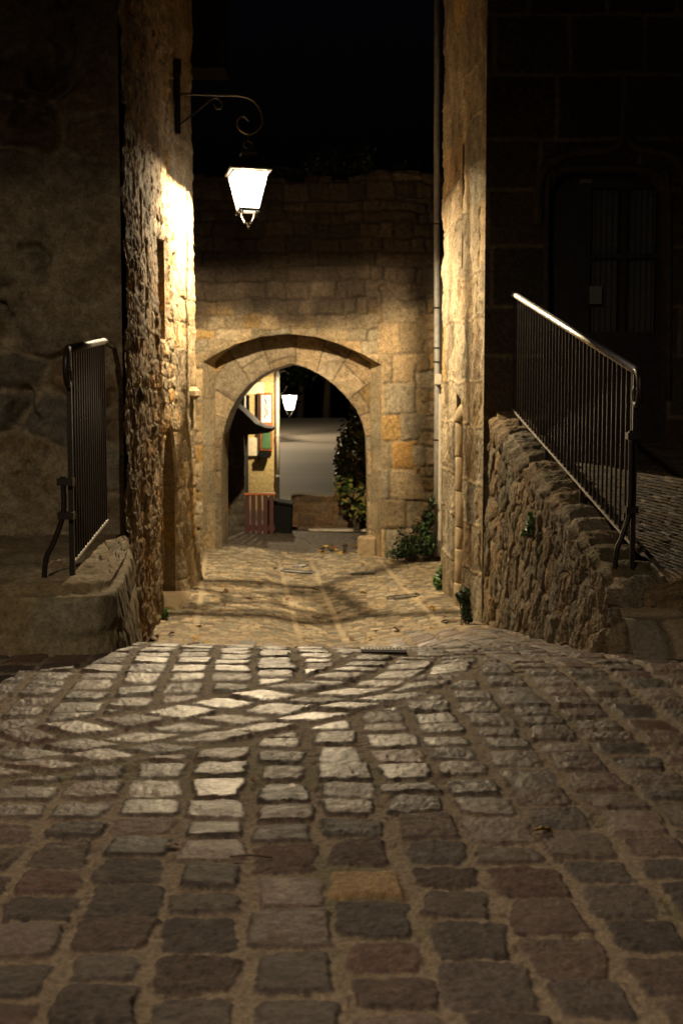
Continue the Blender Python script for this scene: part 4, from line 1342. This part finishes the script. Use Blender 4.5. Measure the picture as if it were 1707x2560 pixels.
def bracket_alley(t, c):
    Y = c.y
    MB().box((at(442, 200, Y).x - 0.06, Y - 0.02, at(447, 335, Y).z), (at(451, 200, Y).x, Y + 0.02, at(447, 190, Y).z)).build("wall_plate", M["black"], t)
    MB().box((at(442, 200, Y).x - 0.06, Y - 0.03, at(447, 190, Y).z + 0.003), (at(454, 200, Y).x, Y + 0.03, at(447, 148, Y).z), 0.008).build("junction_box", M["black"], t)
    arm = [(450, 235), (500, 236), (560, 238), (605, 240), (635, 253), (653, 280), (655, 305), (643, 326), (622, 335), (602, 326), (593, 308), (598, 294), (610, 291), (622, 302)]
    MB().tube(spline([at(a, b, Y) for a, b in arm], 6), 0.0125, 8).build("arm", M["iron"], t, True)
    br = [(452, 310), (490, 280), (530, 248), (545, 246), (556, 257), (553, 269), (543, 271), (535, 263)]
    MB().tube(spline([at(a, b, Y) for a, b in br], 6), 0.010, 8).build("scroll_brace", M["iron"], t, True)
    ch = MB().tube([at(622, 337, Y), (c.x, Y, c.z + 0.32)], 0.006, 6)
    ch.tube(spline([(c.x + 0.05 * math.cos(a), Y, c.z + 0.285 + 0.035 * math.sin(a)) for a in [i * math.pi / 4 for i in range(9)]], 3), 0.008, 6)
    ch.build("hanger", M["iron"], t, True)


LA = at(621, 431, 14.15)
lantern("large lit wall lantern hanging from a scrolled bracket over the alley", LA, 1.0, LAMP_A, WARM, bracket_alley, 0.22, 0.013, tall=0.10, tilt=math.radians(-3.2))


def bracket_post(t, c):
    MB().tube([(c.x, c.y, c.z + 0.23), (c.x, c.y, c.z + 0.33), (c.x - 0.5, c.y, c.z + 0.36), (c.x - 0.5, c.y, -1.7)], 0.03, 8).build("post", M["black"], t)


def bracket_far(t, c):
    Y = c.y
    MB().tube(spline([(c.x, Y, c.z + 0.24), (c.x, Y, c.z + 0.36), (c.x - 0.1, Y, c.z + 0.42), (-1.50, 30.4, c.z + 0.42)]), 0.016, 8).build("arm", M["black"], t, True)


LC = at(724, 986, 23.5)
lantern("small lit lantern seen through the archway by the far house corner", LC, 0.70, LAMP_C, WARM, bracket_far, 0.1, 0.03, -0.10)


LD = Vector((-3.3, 46.0, 3.0))
lantern("lit street lantern farther along the road, hidden behind the ochre house", LD, 1.0, 1100.0, WARM, bracket_post, 0.3, 0.03, -0.1)


def bracket_back(t, c):
    MB().tube([(c.x, c.y, c.z + 0.24), (c.x, c.y, c.z + 0.42), (c.x - 0.15, c.y, c.z + 0.48), (-3.9, c.y, c.z + 0.48)], 0.014, 8).build("arm", M["iron"], t, True)
    MB().box((-3.95, c.y - 0.03, c.z), (-3.89, c.y + 0.03, c.z + 0.8)).build("wall_plate", M["black"], t)


LB = Vector((-1.7, 1.2, 3.3))
lantern("lit wall lantern over the street, out of the picture to the left", LB, 1.0, LAMP_B, WARM_B, bracket_back, 0.3, 0.05, 0.036)
sh = MB().box((-4.4, -2.0, -1.5), (-3.95, 5.2, 6.5))
tag(sh.build("street_house_wall", M["plaster_plain"]), "plain wall of the house carrying the street lantern", "house wall")


# ------------------------------------------------------------------ DRAINPIPE and cable on the gate wall
dp = empty("drainpipe", tuple(at(1091, 1395, 17.1)), "tall grey drainpipe with a cream lower cover at the gate wall corner", "drainpipe")
MB().tube([at(1091, 1392, 17.08), at(1093, 960, 17.08), at(1092, 500, 17.08), (at(1090, 300, 17.08).x, 17.08, 6.5)], 0.042, 14).build("pipe", M["zinc"], dp, True)
q0, q1 = at(1094, 1392, 17.0), at(1106, 985, 17.0)
MB().box((q0.x, 16.97, q0.z), (q1.x, 17.06, q1.z), 0.012).build("cover", M["cover"], dp)
q0, q1 = at(1086, 962, 17.0), at(1104, 935, 17.0)
MB().box((q0.x, 16.96, q0.z), (q1.x, 17.1, q1.z), 0.01).build("junction_box", M["cover"], dp)
MB().tube(spline([at(1103, 935, 17.02), at(1101, 860, 17.02), at(1103, 800, 17.02), at(1099, 700, 17.04), at(1101, 560, 17.04)], 6), 0.012, 6).build("cable", M["black"], dp, True)
for py in (770, 870, 905, 1100, 560):
    q = at(1092, py, 17.08)
    MB().tube([(q.x - 0.05, 17.08, q.z), (q.x, 17.028, q.z), (q.x + 0.05, 17.08, q.z)], 0.012, 6).build("clip", M["iron"], dp)
wire = MB().tube(spline([at(1090, 492, 17.2), at(1040, 497, 17.2), at(985, 486, 17.2)], 6), 0.010, 6)
tag(wire.build("wall_cable", M["black"]), "thin dark cable running along the gate wall to the drainpipe", "cable")


# ------------------------------------------------------------------ PLANTS
def leaf_quad(mb, p, n, size, rng):
    n = Vector(n).normalized()
    a = n.orthogonal().normalized(); a = (Matrix.Rotation(rng.uniform(0, 6.28), 3, n) @ a); b = n.cross(a)
    s = size * rng.uniform(0.6, 1.3); w = s * 0.75
    f = n * s * 0.18
    i = len(mb.v)
    pts = [p - a * s * 0.5, p - a * s * 0.12 + b * w * 0.5 - f, p + a * s * 0.25 + b * w * 0.38 - f, p + a * s * 0.6, p + a * s * 0.25 - b * w * 0.38 - f, p - a * s * 0.12 - b * w * 0.5 - f, p + a * s * 0.05 + f * .3]
    mb.v += [tuple(q) for q in pts]
    mb.f += [(i, i + 1, i + 6), (i + 1, i + 2, i + 6), (i + 2, i + 3, i + 6), (i + 3, i + 4, i + 6), (i + 4, i + 5, i + 6), (i + 5, i, i + 6)]


def shrub(name, label, cat, base, blobs, n, size, mats, seed, group=None, stems=True):
    """blobs: list of (centre offset, radii)"""
    rng = random.Random(seed)
    t = empty(name, tuple(base), label, cat, group)
    base = Vector(base)
    mbs = [MB() for _ in mats]
    tot = sum(r[0] * r[1] * r[2] for _, r in blobs)
    for off, r in blobs:
        k = int(n * r[0] * r[1] * r[2] / tot)
        for _ in range(k):
            while True:
                u = Vector((rng.uniform(-1, 1), rng.uniform(-1, 1), rng.uniform(-1, 1)))
                if 0.15 < u.length < 1: break
            u = u * (0.65 + 0.35 * rng.random()) / max(u.length ** 0.4, .3)
            p = base + Vector(off) + Vector((u.x * r[0], u.y * r[1], u.z * r[2]))
            nn = u + Vector((rng.gauss(0, .5), rng.gauss(0, .5) - 0.2, rng.gauss(0.4, .4)))
            leaf_quad(mbs[min(len(mats) - 1, int(rng.random() ** 1.3 * len(mats)))], p, nn, size, rng)
    for mb, m in zip(mbs, mats):
        if mb.v: mb.build("foliage", m, t)
    if stems:
        st = MB()
        for off, r in blobs:
            for _ in range(3):
                e = base + Vector(off) + Vector((rng.uniform(-.6, .6) * r[0], rng.uniform(-.5, .5) * r[1], rng.uniform(-0.2, .8) * r[2]))
                st.tube(spline([base + Vector((rng.uniform(-.05, .05), 0, -0.03)), base.lerp(e, 0.5) + Vector((rng.uniform(-.03, .03), 0, 0.02)), e], 4), [0.006] * 9 if False else 0.005, 5)
        st.build("stem", M["stem"], t)
    return t


b0 = at(1030, 1400, 16.85)
shrub("shrub", "dark green shrub sprawling at the foot of the gate wall", "shrub", b0,
      [((-0.03, 0, 0.17), (0.25, 0.18, 0.19)), ((0.18, 0.05, 0.22), (0.16, 0.16, 0.22)), ((-0.24, 0, 0.08), (0.13, 0.12, 0.09)), ((0.05, 0.1, 0.42), (0.07, 0.06, 0.14)), ((-0.14, 0.05, 0.36), (0.06, 0.05, 0.10))], 800, 0.046, [M["leaf"], M["leaf_dark"]], 1)
b1 = at(1072, 1290, 16.95)
shrub("climbing_plant", "thin climbing plant against the drainpipe above the shrub", "plant", at(1066, 1396, 16.95),
      [((0.02, 0, 0.52), (0.10, 0.08, 0.16)), ((0.06, 0, 0.72), (0.06, 0.06, 0.10)), ((-0.06, 0, 0.40), (0.10, 0.06, 0.08))], 200, 0.055, [M["leaf"], M["leaf_dark"]], 2)
b2 = at(1106, 1462, 14.2)
shrub("weed", "small green weed at the far corner of the right house", "plant", (b2.x - 0.01, 14.2, float(Gz(b2.x, 14.2))),
      [((-0.02, 0, 0.12), (0.08, 0.08, 0.14)), ((0, 0, 0.22), (0.05, 0.05, 0.08))], 190, 0.045, [M["leaf"], M["leaf_bright"]], 3)
b3 = at(1164, 1570, 11.75)
shrub("ivy", "dark ivy clump climbing the base of the right house corner", "plant", (b3.x, 11.78, float(Gz(b3.x, 11.78)) + 0.02),
      [((0.0, 0, 0.12), (0.05, 0.06, 0.12)), ((-0.02, 0, 0.25), (0.075, 0.07, 0.10)), ((0.02, 0.0, 0.05), (0.05, 0.05, 0.05))], 260, 0.048, [M["leaf"], M["leaf_dark"]], 4)
b4 = Vector((1.405, 9.75, -0.98))
shrub("wall_plant", "bright green plant rooted in the low rubble wall", "plant", at(1322, 1335, 9.55),
      [((-0.0, -0.02, 0.06), (0.035, 0.05, 0.08)), ((0.01, -0.02, 0.13), (0.03, 0.04, 0.035)), ((-0.05, 0, 0.0), (0.025, 0.03, 0.03))], 110, 0.034, [M["leaf_bright"], M["leaf"]], 5)
b5 = at(414, 1575, 12.4)
shrub("seedling", "tiny green seedling beside the left house doorstep", "plant", (b5.x, 12.4, float(Gz(b5.x, 12.4))),
      [((0, 0, 0.07), (0.05, 0.04, 0.06))], 40, 0.035, [M["leaf_bright"]], 6)
b6 = at(800, 440, 17.6)
shrub("wall_top_plants", "faint dark plants growing on top of the gate wall", "plant", (0.2, 17.7, 2.80),
      [((-0.3, 0, 0.15), (0.5, 0.3, 0.30)), ((0.6, 0, 0.12), (0.4, 0.3, 0.2)), ((-1.2, 0, 0.1), (0.5, 0.3, 0.18)), ((0.1, 0, 0.3), (0.25, 0.2, 0.3))], 1100, 0.07, [M["leaf_dark"]], 7)

# ------------------------------------------------------------------ fallen leaves, twig
def fallen(px, py, size, mat, label, rng, group, yhint=None):
    if size > 0.065: size *= 0.75
    # march the pixel's ray down to the ground
    lo = None
    for i in range(400):
        Y = 2.2 + i * 0.045
        p = at(px, py, Y)
        if p.z <= float(Gz(p.x, Y)) + 0.004 and (yhint is None or Y > yhint):
            lo = p; break
    if lo is None: return
    g = float(Gz(lo.x, lo.y))
    mb = MB(); n = Vector((rng.gauss(0, .25), rng.gauss(0, .25), 1)).normalized()
    # a curled leaf: midrib, five lobes each side
    a = n.orthogonal().normalized(); a = Matrix.Rotation(rng.uniform(0, 6.28), 3, n) @ a; b = n.cross(a)
    cu = rng.uniform(0.15, 0.45)
    c = Vector((lo.x, lo.y, g + 0.012 + size * 0.18))
    out = [(-0.5, 0.0), (-0.36, 0.20), (-0.30, 0.42), (-0.08, 0.30), (0.02, 0.50), (0.18, 0.28), (0.34, 0.30), (0.38, 0.12), (0.58, 0.0)]
    def pt(u, v): return c + a * u * size + b * v * size + n * size * (cu * v * v * 2 - 0.25 * u * u)
    mid = [pt(u, 0) - n * size * 0.05 for u, v in out]
    for s in (1, -1):
        i = len(mb.v)
        mb.v += [tuple(m) for m in mid] + [tuple(pt(u, v * s)) for u, v in out]
        k = len(out)
        for j in range(k - 1):
            mb.f.append((i + j, i + j + 1, i + k + j + 1, i + k + j))
    mb.tube([pt(-0.5, 0), pt(-0.75, 0.03)], size * 0.02, 4)
    # keep it lying on the ground: lowest point 2 mm above it
    zmin = min(v[2] for v in mb.v); dz = g + 0.004 - zmin
    mb.v = [(v[0], v[1], v[2] + dz) for v in mb.v]
    tag(mb.build("fallen_leaf", mat, None, False), label, "leaf", group)


rl = random.Random(3)
fallen(1355, 2085, 0.062, M["leaf_yellow"], "single ochre leaf lying on the foreground cobbles, right", rl, None)
fallen(1465, 1583, 0.10, M["leaf_red"], "crumpled dark red leaf at the foot of the rubble wall", rl, None, 6.5)
fallen(432, 2128, 0.04, M["leaf_brown"], "small brown leaf in a joint of the left foreground cobbles", rl, None)
fallen(636, 1957, 0.035, M["leaf_brown"], "tiny brown leaf in a joint of the middle cobbles", rl, None)
for (px, py, s, m) in ((492, 1607, .13, "leaf_yellow"), (515, 1610, .10, "leaf_yellow"), (378, 1603, .12, "leaf_brown"), (390, 1600, .10, "leaf_brown"), (428, 1590, .09, "leaf_brown")):
    fallen(px, py, s, M[m], "one of the dry leaves gathered at the foot of the left house", rl, "leaves by the left house", 8.5)
spots = [(785, 1545, .12, "leaf_brown"), (805, 1556, .09, "leaf_yellow"), (800, 1548, .1, "leaf_brown"), (835, 1630, .10, "leaf_brown"), (838, 1636, .09, "leaf_brown"), (1082, 1526, .11, "leaf_yellow"), (1062, 1512, .10, "leaf_brown"),
         (908, 1484, .11, "leaf_yellow"), (786, 1482, .14, "leaf_brown"), (652, 1464, .12, "leaf_yellow"), (555, 1467, .12, "leaf_yellow"), (566, 1480, .1, "leaf_brown"), (855, 1480, .1, "leaf_brown"),
         (877, 1512, .10, "leaf_yellow"), (990, 1580, .10, "leaf_brown"), (1080, 1575, .08, "leaf_yellow"), (880, 1603, .10, "leaf_brown"), (925, 1601, .07, "leaf_yellow"), (497, 1569, .09, "leaf_yellow"), (480, 1512, .10, "leaf_brown"),
         (540, 1505, .08, "leaf_yellow"), (560, 1516, .09, "leaf_brown"), (720, 1503, .09, "leaf_brown"), (845, 1537, .08, "leaf_brown"), (1130, 1557, .12, "leaf_brown"), (1112, 1560, .12, "leaf_brown"), (1115, 1545, .1, "leaf_brown"), (940, 1580, .08, "leaf_brown"),
         (690, 1424, .1, "leaf_brown"), (625, 1500, .07, "leaf_yellow"), (1010, 1470, .08, "leaf_brown"), (905, 1415, .1, "leaf_brown")]
for px, py, s, m in spots:
    lab = "one of the small yellow leaves scattered over the lit alley paving" if m == "leaf_yellow" else "one of the small brown leaves scattered over the lit alley paving"
    fallen(px, py, s, M[m], lab, rl, "yellow leaves on the alley" if m == "leaf_yellow" else "brown leaves on the alley", 11.0)
for i in range(22):
    px = rl.uniform(800, 915); py = rl.uniform(1368, 1388)
    m = rl.choice(["leaf_brown", "leaf_brown", "leaf_yellow"])
    fallen(px, py, rl.uniform(.10, .15), M[m], "one of the dead leaves drifted against the right foot of the archway", rl, "leaves under the archway", 16.0)
p0, p1 = at(574, 2196, 3.64), at(680, 2190, 3.64)
tw = MB().tube(spline([(p0.x, 3.66, float(Gz(p0.x, 3.66)) + 0.014), (0.5 * (p0.x + p1.x), 3.655, float(Gz(p0.x, 3.66)) + 0.02), (p1.x, 3.66, float(Gz(p1.x, 3.66)) + 0.012)], 4), 0.003, 5)
tag(tw.build("twig", M["stem"]), "thin dark twig lying across the foreground cobbles", "twig")

# ------------------------------------------------------------------ drain covers
def grate(px0, px1, py, Y, depth, label, bars, name="drain_grate", tilt=0.0):
    a, b = at(px0, py, Y), at(px1, py, Y)
    cx = 0.5 * (a.x + b.x); w = b.x - a.x
    t = empty(name, (cx, Y, float(Gz(cx, Y))), label, "drain cover")
    def z(x, y): return float(Gz(x, y)) + 0.010
    fr = MB()
    for y in (Y - depth / 2, Y + depth / 2):
        fr.tube([(cx - w / 2, y, z(cx - w / 2, y)), (cx, y, z(cx, y)), (cx + w / 2, y, z(cx + w / 2, y))], 0.011, 4)
    for x in (cx - w / 2, cx + w / 2):
        fr.tube([(x, Y - depth / 2, z(x, Y - depth / 2)), (x, Y + depth / 2, z(x, Y + depth / 2))], 0.011, 4)
    fr.build("frame", M["zinc" if depth == 0.15 else "black"], t)
    pt = MB(); q = [(cx - w / 2, Y - depth / 2), (cx + w / 2, Y - depth / 2), (cx + w / 2, Y + depth / 2), (cx - w / 2, Y + depth / 2)]
    pt.quad(*[(x, y, z(x, y) - 0.004) for x, y in q]); pt.build("sump", M["iron"], t)
    gr = MB()
    for i in range(bars):
        x = cx - w / 2 + w * (i + 0.5) / bars
        gr.tube([(x, Y - depth / 2, z(x, Y - depth / 2) + 0.003), (x, Y + depth / 2, z(x, Y + depth / 2) + 0.003)], w / bars * 0.3, 4)
    gr.build("bars", M["zinc" if depth == 0.15 else "black"], t)


grate(905, 1010, 1640, 7.35, 0.15, "iron drain grate in the cobbles at the crest of the slope", 12)
grate(703, 788, 1437, 16.2, 0.16, "dark slotted drain across the middle of the alley", 16)
grate(876, 937, 1449, 15.9, 0.10, "short dark slotted drain to the right in the alley", 12)
grate(968, 1046, 1500, 14.0, 0.20, "dark rectangular drain cover near the right house", 14)
mc = at(740, 1416, 16.75)
mt = empty("manhole_cover", (mc.x, 16.75, float(Gz(mc.x, 16.75))), "round dark manhole cover in front of the archway", "manhole cover")
zz = float(Gz(mc.x, 16.75)) - 0.012
MB().lathe([(0.15, -0.01), (0.165, 0.02), (0.15, 0.028), (0.14, 0.022), (0.02, 0.024)], (mc.x, 16.75, zz), 24).build("cover", M["iron"], mt)


# ------------------------------------------------------------------ BEYOND THE GATE
def block(name, label, cat, x0, x1, y0, y1, z0, z1, base, seed, course=(0.16, 0.26), w=(0.2, 0.4), slope=0.0):
    nx = max(8, int((x1 - x0) / 0.03)); nz = max(8, int((z1 - z0) / 0.03))
    t = empty(name, ((x0 + x1) / 2, y0, z0), label, cat)
    X, Z0 = np.meshgrid(np.linspace(x0, x1, nx), np.linspace(0, 1, nz))
    top = z1 + slope * (X - x0) + 0.03 * np.sin(X * 7)
    Z = z0 + (top - z0) * Z0
    sd, I, cu, cv = masonry(X, Z, course, w, seed, 0.03, 4, 0.03)
    h = 0.03 * sstep(0, 0.03, sd) + 0.02 * (rnd(I, 2) - 0.5) + 0.02 * (fbm(X * 8, Z * 8, 3, 4) - 0.5)
    c = mix(np.broadcast_to(np.array(base) * 1.1, X.shape + (3,)), tint(I, base, seed, 0.3, 0.12), sstep(0, 0.02, sd))
    grid_mesh("face", np.stack([X, y0 - h, Z], -1), M["stone"], t, c)
    tp = np.stack([np.stack([X[-1], np.full(nx, y) - (h[-1] if i == 0 else 0), top[-1] + (0.02 if 0 < i < 3 else 0)], -1) for i, y in enumerate((y0, y0 + (y1 - y0) * .3, y0 + (y1 - y0) * .7, y1))], 0)
    grid_mesh("top", tp, M["stone"], t, np.broadcast_to(np.array(base), tp.shape).copy())
    MB().quad((x1, y0, z0), (x1, y1, z0), (x1, y1, z1 + slope * (x1 - x0)), (x1, y0, z1 + slope * (x1 - x0))).build("side", M["stone_dark"], t)
    MB().quad((x0, y0, z0), (x0, y1, z0), (x0, y1, z1), (x0, y0, z1)).build("side", M["stone_dark"], t)
    return t


a, b = at(728, 1242, 21.2), at(960, 1325, 21.2)
block("garden_wall", "low brown stone wall across the road beyond the archway", "wall", a.x, b.x + 1.6, 21.2, 21.5, -2.25, a.z, (0.15, 0.10, 0.06), 701, slope=0.06)
kb0, kb1 = at(770, 1323, 20.9), at(990, 1318, 20.9)
kbm = MB().box((kb0.x, 20.8, -2.3), (kb1.x + 1.2, 20.98, kb0.z + 0.006), 0.012)
tag(kbm.build("kerb", M["kerb"]), "pale kerbstone in front of the low brown wall", "kerb")
a, b = at(520, 1092, 20.0), at(613, 1335, 20.0)
block("side_wall_stub", "dark stone wall under the little tiled roof, left beyond the archway", "wall", a.x - 0.8, b.x, 20.0, 20.8, -2.3, a.z, (0.10, 0.08, 0.055), 703)
pr = empty("porch_roof", tuple(at(590, 1095, 19.9)), "black silhouette of a small tiled roof beyond the archway, left", "roof")
outl = [(500, 930), (572, 1002), (600, 1022), (640, 1060), (662, 1069), (680, 1071), (672, 1082), (645, 1085), (612, 1088), (596, 1104), (500, 1104)]
MB().prism([xz(p, q, 19.9) for p, q in outl][::-1], 19.9, 21.2).build("tiles", M["tile"], pr)
MB().tube([at(664, 1078, 19.93), at(664, 1078, 21.1)], 0.03, 6).build("eave_beam", M["wood"], pr)

rfn = empty("red_barrier", tuple(at(648, 1326, 19.7)), "red slatted wooden barrier with an orange top rail", "barrier")
q0, q1 = at(611, 1238, 19.7), at(690, 1226, 19.7)
MB().box((q0.x, 19.66, q0.z), (q1.x, 19.76, q0.z + 0.035), 0.006).build("top_rail", M["orange"], rfn)
for i in range(5):
    x = q0.x + 0.01 + i * (q1.x - q0.x - 0.11) / 4
    MB().box((x, 19.68, -2.14), (x + 0.065, 19.72, q0.z - 0.004), 0.004).build("slat", M["red"], rfn)
MB().box((q0.x, 19.723, -2.02), (q1.x - 0.02, 19.75, -1.93)).build("lower_rail", M["red"], rfn)
bn = empty("waste_bin", tuple(at(698, 1326, 19.9)), "black waste container beside the red barrier", "bin")
q0, q1 = at(667, 1252, 19.9), at(730, 1330, 19.9)
bb = MB()
bb.prism([(q0.x + 0.02, -2.12), (q1.x - 0.02, -2.12), (q1.x, q0.z - 0.08), (q0.x, q0.z - 0.02)], 19.9, 20.4)
bb.build("body", M["plastic"], bn)
ld_ = MB().prism([(q0.x - 0.015, q0.z - 0.015), (q1.x + 0.015, q0.z - 0.077), (q1.x + 0.015, q0.z - 0.045), (q0.x - 0.015, q0.z + 0.02)], 19.87, 20.43); ld_.build("lid", M["plastic"], bn)

# house with the notice board
HY = 24.5
fh = empty("ochre_house", tuple(at(650, 1262, HY)), "ochre rendered house lit by the far lantern beyond the archway", "house")
HX0, HX1 = at(540, 1000, HY).x, at(691, 1000, HY).x
zg = -2.2
def hz(py): return at(650, py, HY).z
w_ = MB(); w_.box((HX0, HY, zg), (HX1, HY + 1.2, hz(640))); w_.build("wall", M["render_yellow"], fh)
MB().box((HX0, HY - 0.070, hz(1140)), (at(660, 1, HY).x, HY - 0.003, hz(1094)), 0.01).build("plaster_band", M["render_pale"], fh)
MB().box((at(600, 1, HY).x, HY - 0.060, hz(985)), (at(655, 1, HY).x, HY - 0.003, hz(955)), 0.01).build("lintel", M["render_pale"], fh)
wf = MB().box((at(596, 1, HY).x, HY - 0.040, hz(1030)), (at(618, 1, HY).x, HY - 0.004, hz(988))); wfo = wf.build("window", M["darkglass"], fh)
MB().box((at(606, 1, HY).x, HY - 0.070, hz(1030)), (at(609, 1, HY).x, HY - 0.043, hz(988))).build("frame", M["paper"], wfo)
MB().box((at(640, 1, HY).x, HY - 0.100, hz(1150)), (at(644, 1, HY).x, HY - 0.003, hz(985))).build("post", M["wood"], fh)
MB().box((at(683, 1, HY).x, HY - 0.060, zg), (at(690, 1, HY).x, HY - 0.003, hz(915))).build("corner_strip", M["render_pale"], fh)
MB().box((HX0 - 0.3, HY - 0.400, hz(640) + 0.002), (HX1 + 0.4, HY + 1.5, hz(640) + 0.2)).build("roof", M["tile"], fh)
p2 = empty("white_drainpipe", tuple(at(694, 1262, HY - 0.1)), "white drainpipe on the lit corner of the ochre house", "drainpipe")
MB().tube([at(694, 1262, HY - 0.1), at(694, 985, HY - 0.1), at(694, 800, HY - 0.1)], 0.035, 12).build("pipe", M["cover"], p2, True)
for py in (1090, 1190, 940):
    q = at(694, py, HY - 0.1); MB().lathe([(0.037, -0.02), (0.045, -0.015), (0.045, 0.015), (0.037, 0.02)], tuple(q), 12).build("collar", M["zinc"], p2)
nb = empty("notice_board", tuple(at(660, 1128, HY - 0.1)), "tall orange framed notice board on the ochre house", "notice board")
def bx(p0, p1, q0_, q1_, y0, y1, nm, m, par=nb):
    return MB().box((at(p0, 1, HY - 0.1).x, y0, at(650, q1_, HY - 0.1).z), (at(p1, 1, HY - 0.1).x, y1, at(650, q0_, HY - 0.1).z), 0.004).build(nm, m, par)
bx(645, 677, 984, 1126, HY - 0.140, HY - 0.070, "frame", M["orange"])
up = bx(648.5, 673, 988, 1056, HY - 0.155, HY - 0.143, "poster", M["paper"]); up["label"] = "white upper poster with dark drawing"
lo_ = bx(649, 673, 1079, 1122, HY - 0.155, HY - 0.143, "poster", M["green_paper"]); lo_["label"] = "green lower poster"
dr_ = MB(); rr = random.Random(8)
for i in range(14):
    x = at(656 + rr.uniform(0, 12), 1, HY - 0.160).x; z0 = at(650, rr.uniform(1005, 1050), HY - 0.160).z
    dr_.tube(spline([(x, HY - 0.162, z0), (x + rr.uniform(-.03, .03), HY - 0.162, z0 + 0.05), (x + rr.uniform(-.05, .05), HY - 0.162, z0 + rr.uniform(0.06, 0.16))], 3), 0.006, 4)
dr_.build("drawing", M["plastic"], up)
bx(642, 667, 1128, 1143, HY - 0.200, HY - 0.070, "leaflet_box", M["plastic"])

# ivy bank on the right, trees behind
hb_ = at(865, 1240, 21.0)
shrub("ivy_bank", "ivy covered bank turning red and yellow, right beyond the archway", "hedge", (hb_.x + 0.15, 20.6, -2.1),
      [((0.05, 0.2, 1.15), (0.42, 0.4, 0.8)), ((0.35, 0.2, 1.5), (0.35, 0.4, 0.7)), ((0.0, 0.0, 0.7), (0.4, 0.3, 0.5)), ((-0.22, 0.3, 0.95), (0.16, 0.3, 0.42)), ((0.3, 0, 0.5), (0.4, 0.3, 0.5))],
      3600, 0.085, [M["leaf_autumn"], M["leaf_autumn"], M["leaf"], M["leaf_dark"]], 21)
rt = random.Random(31)


def tree(label, x, y, z0, h, cr, seed):
    rng = random.Random(seed)
    t = empty("tree", (x, y, z0), label, "tree", "dark trees beyond the road")
    top = z0 + h
    tr = MB().tube([(x, y, z0 - 0.1), (x + 0.1, y, z0 + h * 0.3), (x - 0.05, y, z0 + h * 0.6)], [0.22, 0.17, 0.09], 8)
    for k in range(5):
        a = rng.uniform(0, 6.28); zb = z0 + h * rng.uniform(0.3, 0.55)
        tr.tube([(x, y, zb), (x + math.cos(a) * cr * 0.5, y + math.sin(a) * cr * 0.5, zb + h * 0.2)], [0.08, 0.03], 6)
    tr.build("trunk", M["stem"], t, True)
    mb = MB()
    for k in range(26):
        a = rng.uniform(0, 6.28); r = cr * math.sqrt(rng.random()) * 0.8; zc = z0 + h * rng.uniform(0.35, 0.95)
        c = Vector((x + r * math.cos(a), y + r * math.sin(a), zc)); rr_ = cr * rng.uniform(0.25, 0.45)
        for _ in range(110):
            u = Vector((rng.gauss(0, .5), rng.gauss(0, .5), rng.gauss(0, .4)))
            leaf_quad(mb, c + u * rr_, u + Vector((0, 0, .4)), 0.22, rng)
    mb.build("crown", M["leaf_dark"], t)


for i, (px, Y, h, cr) in enumerate(((690, 70, 7.0, 3.4), (750, 72, 6.5, 3.2), (815, 69, 7.0, 3.4), (880, 70, 7.5, 3.4), (640, 70, 7, 3.2))):
    x = (px - 853.5) / F * Y
    tree("one of the dark trees closing the view beyond the road", x, Y, -1.25, h, cr, 40 + i)
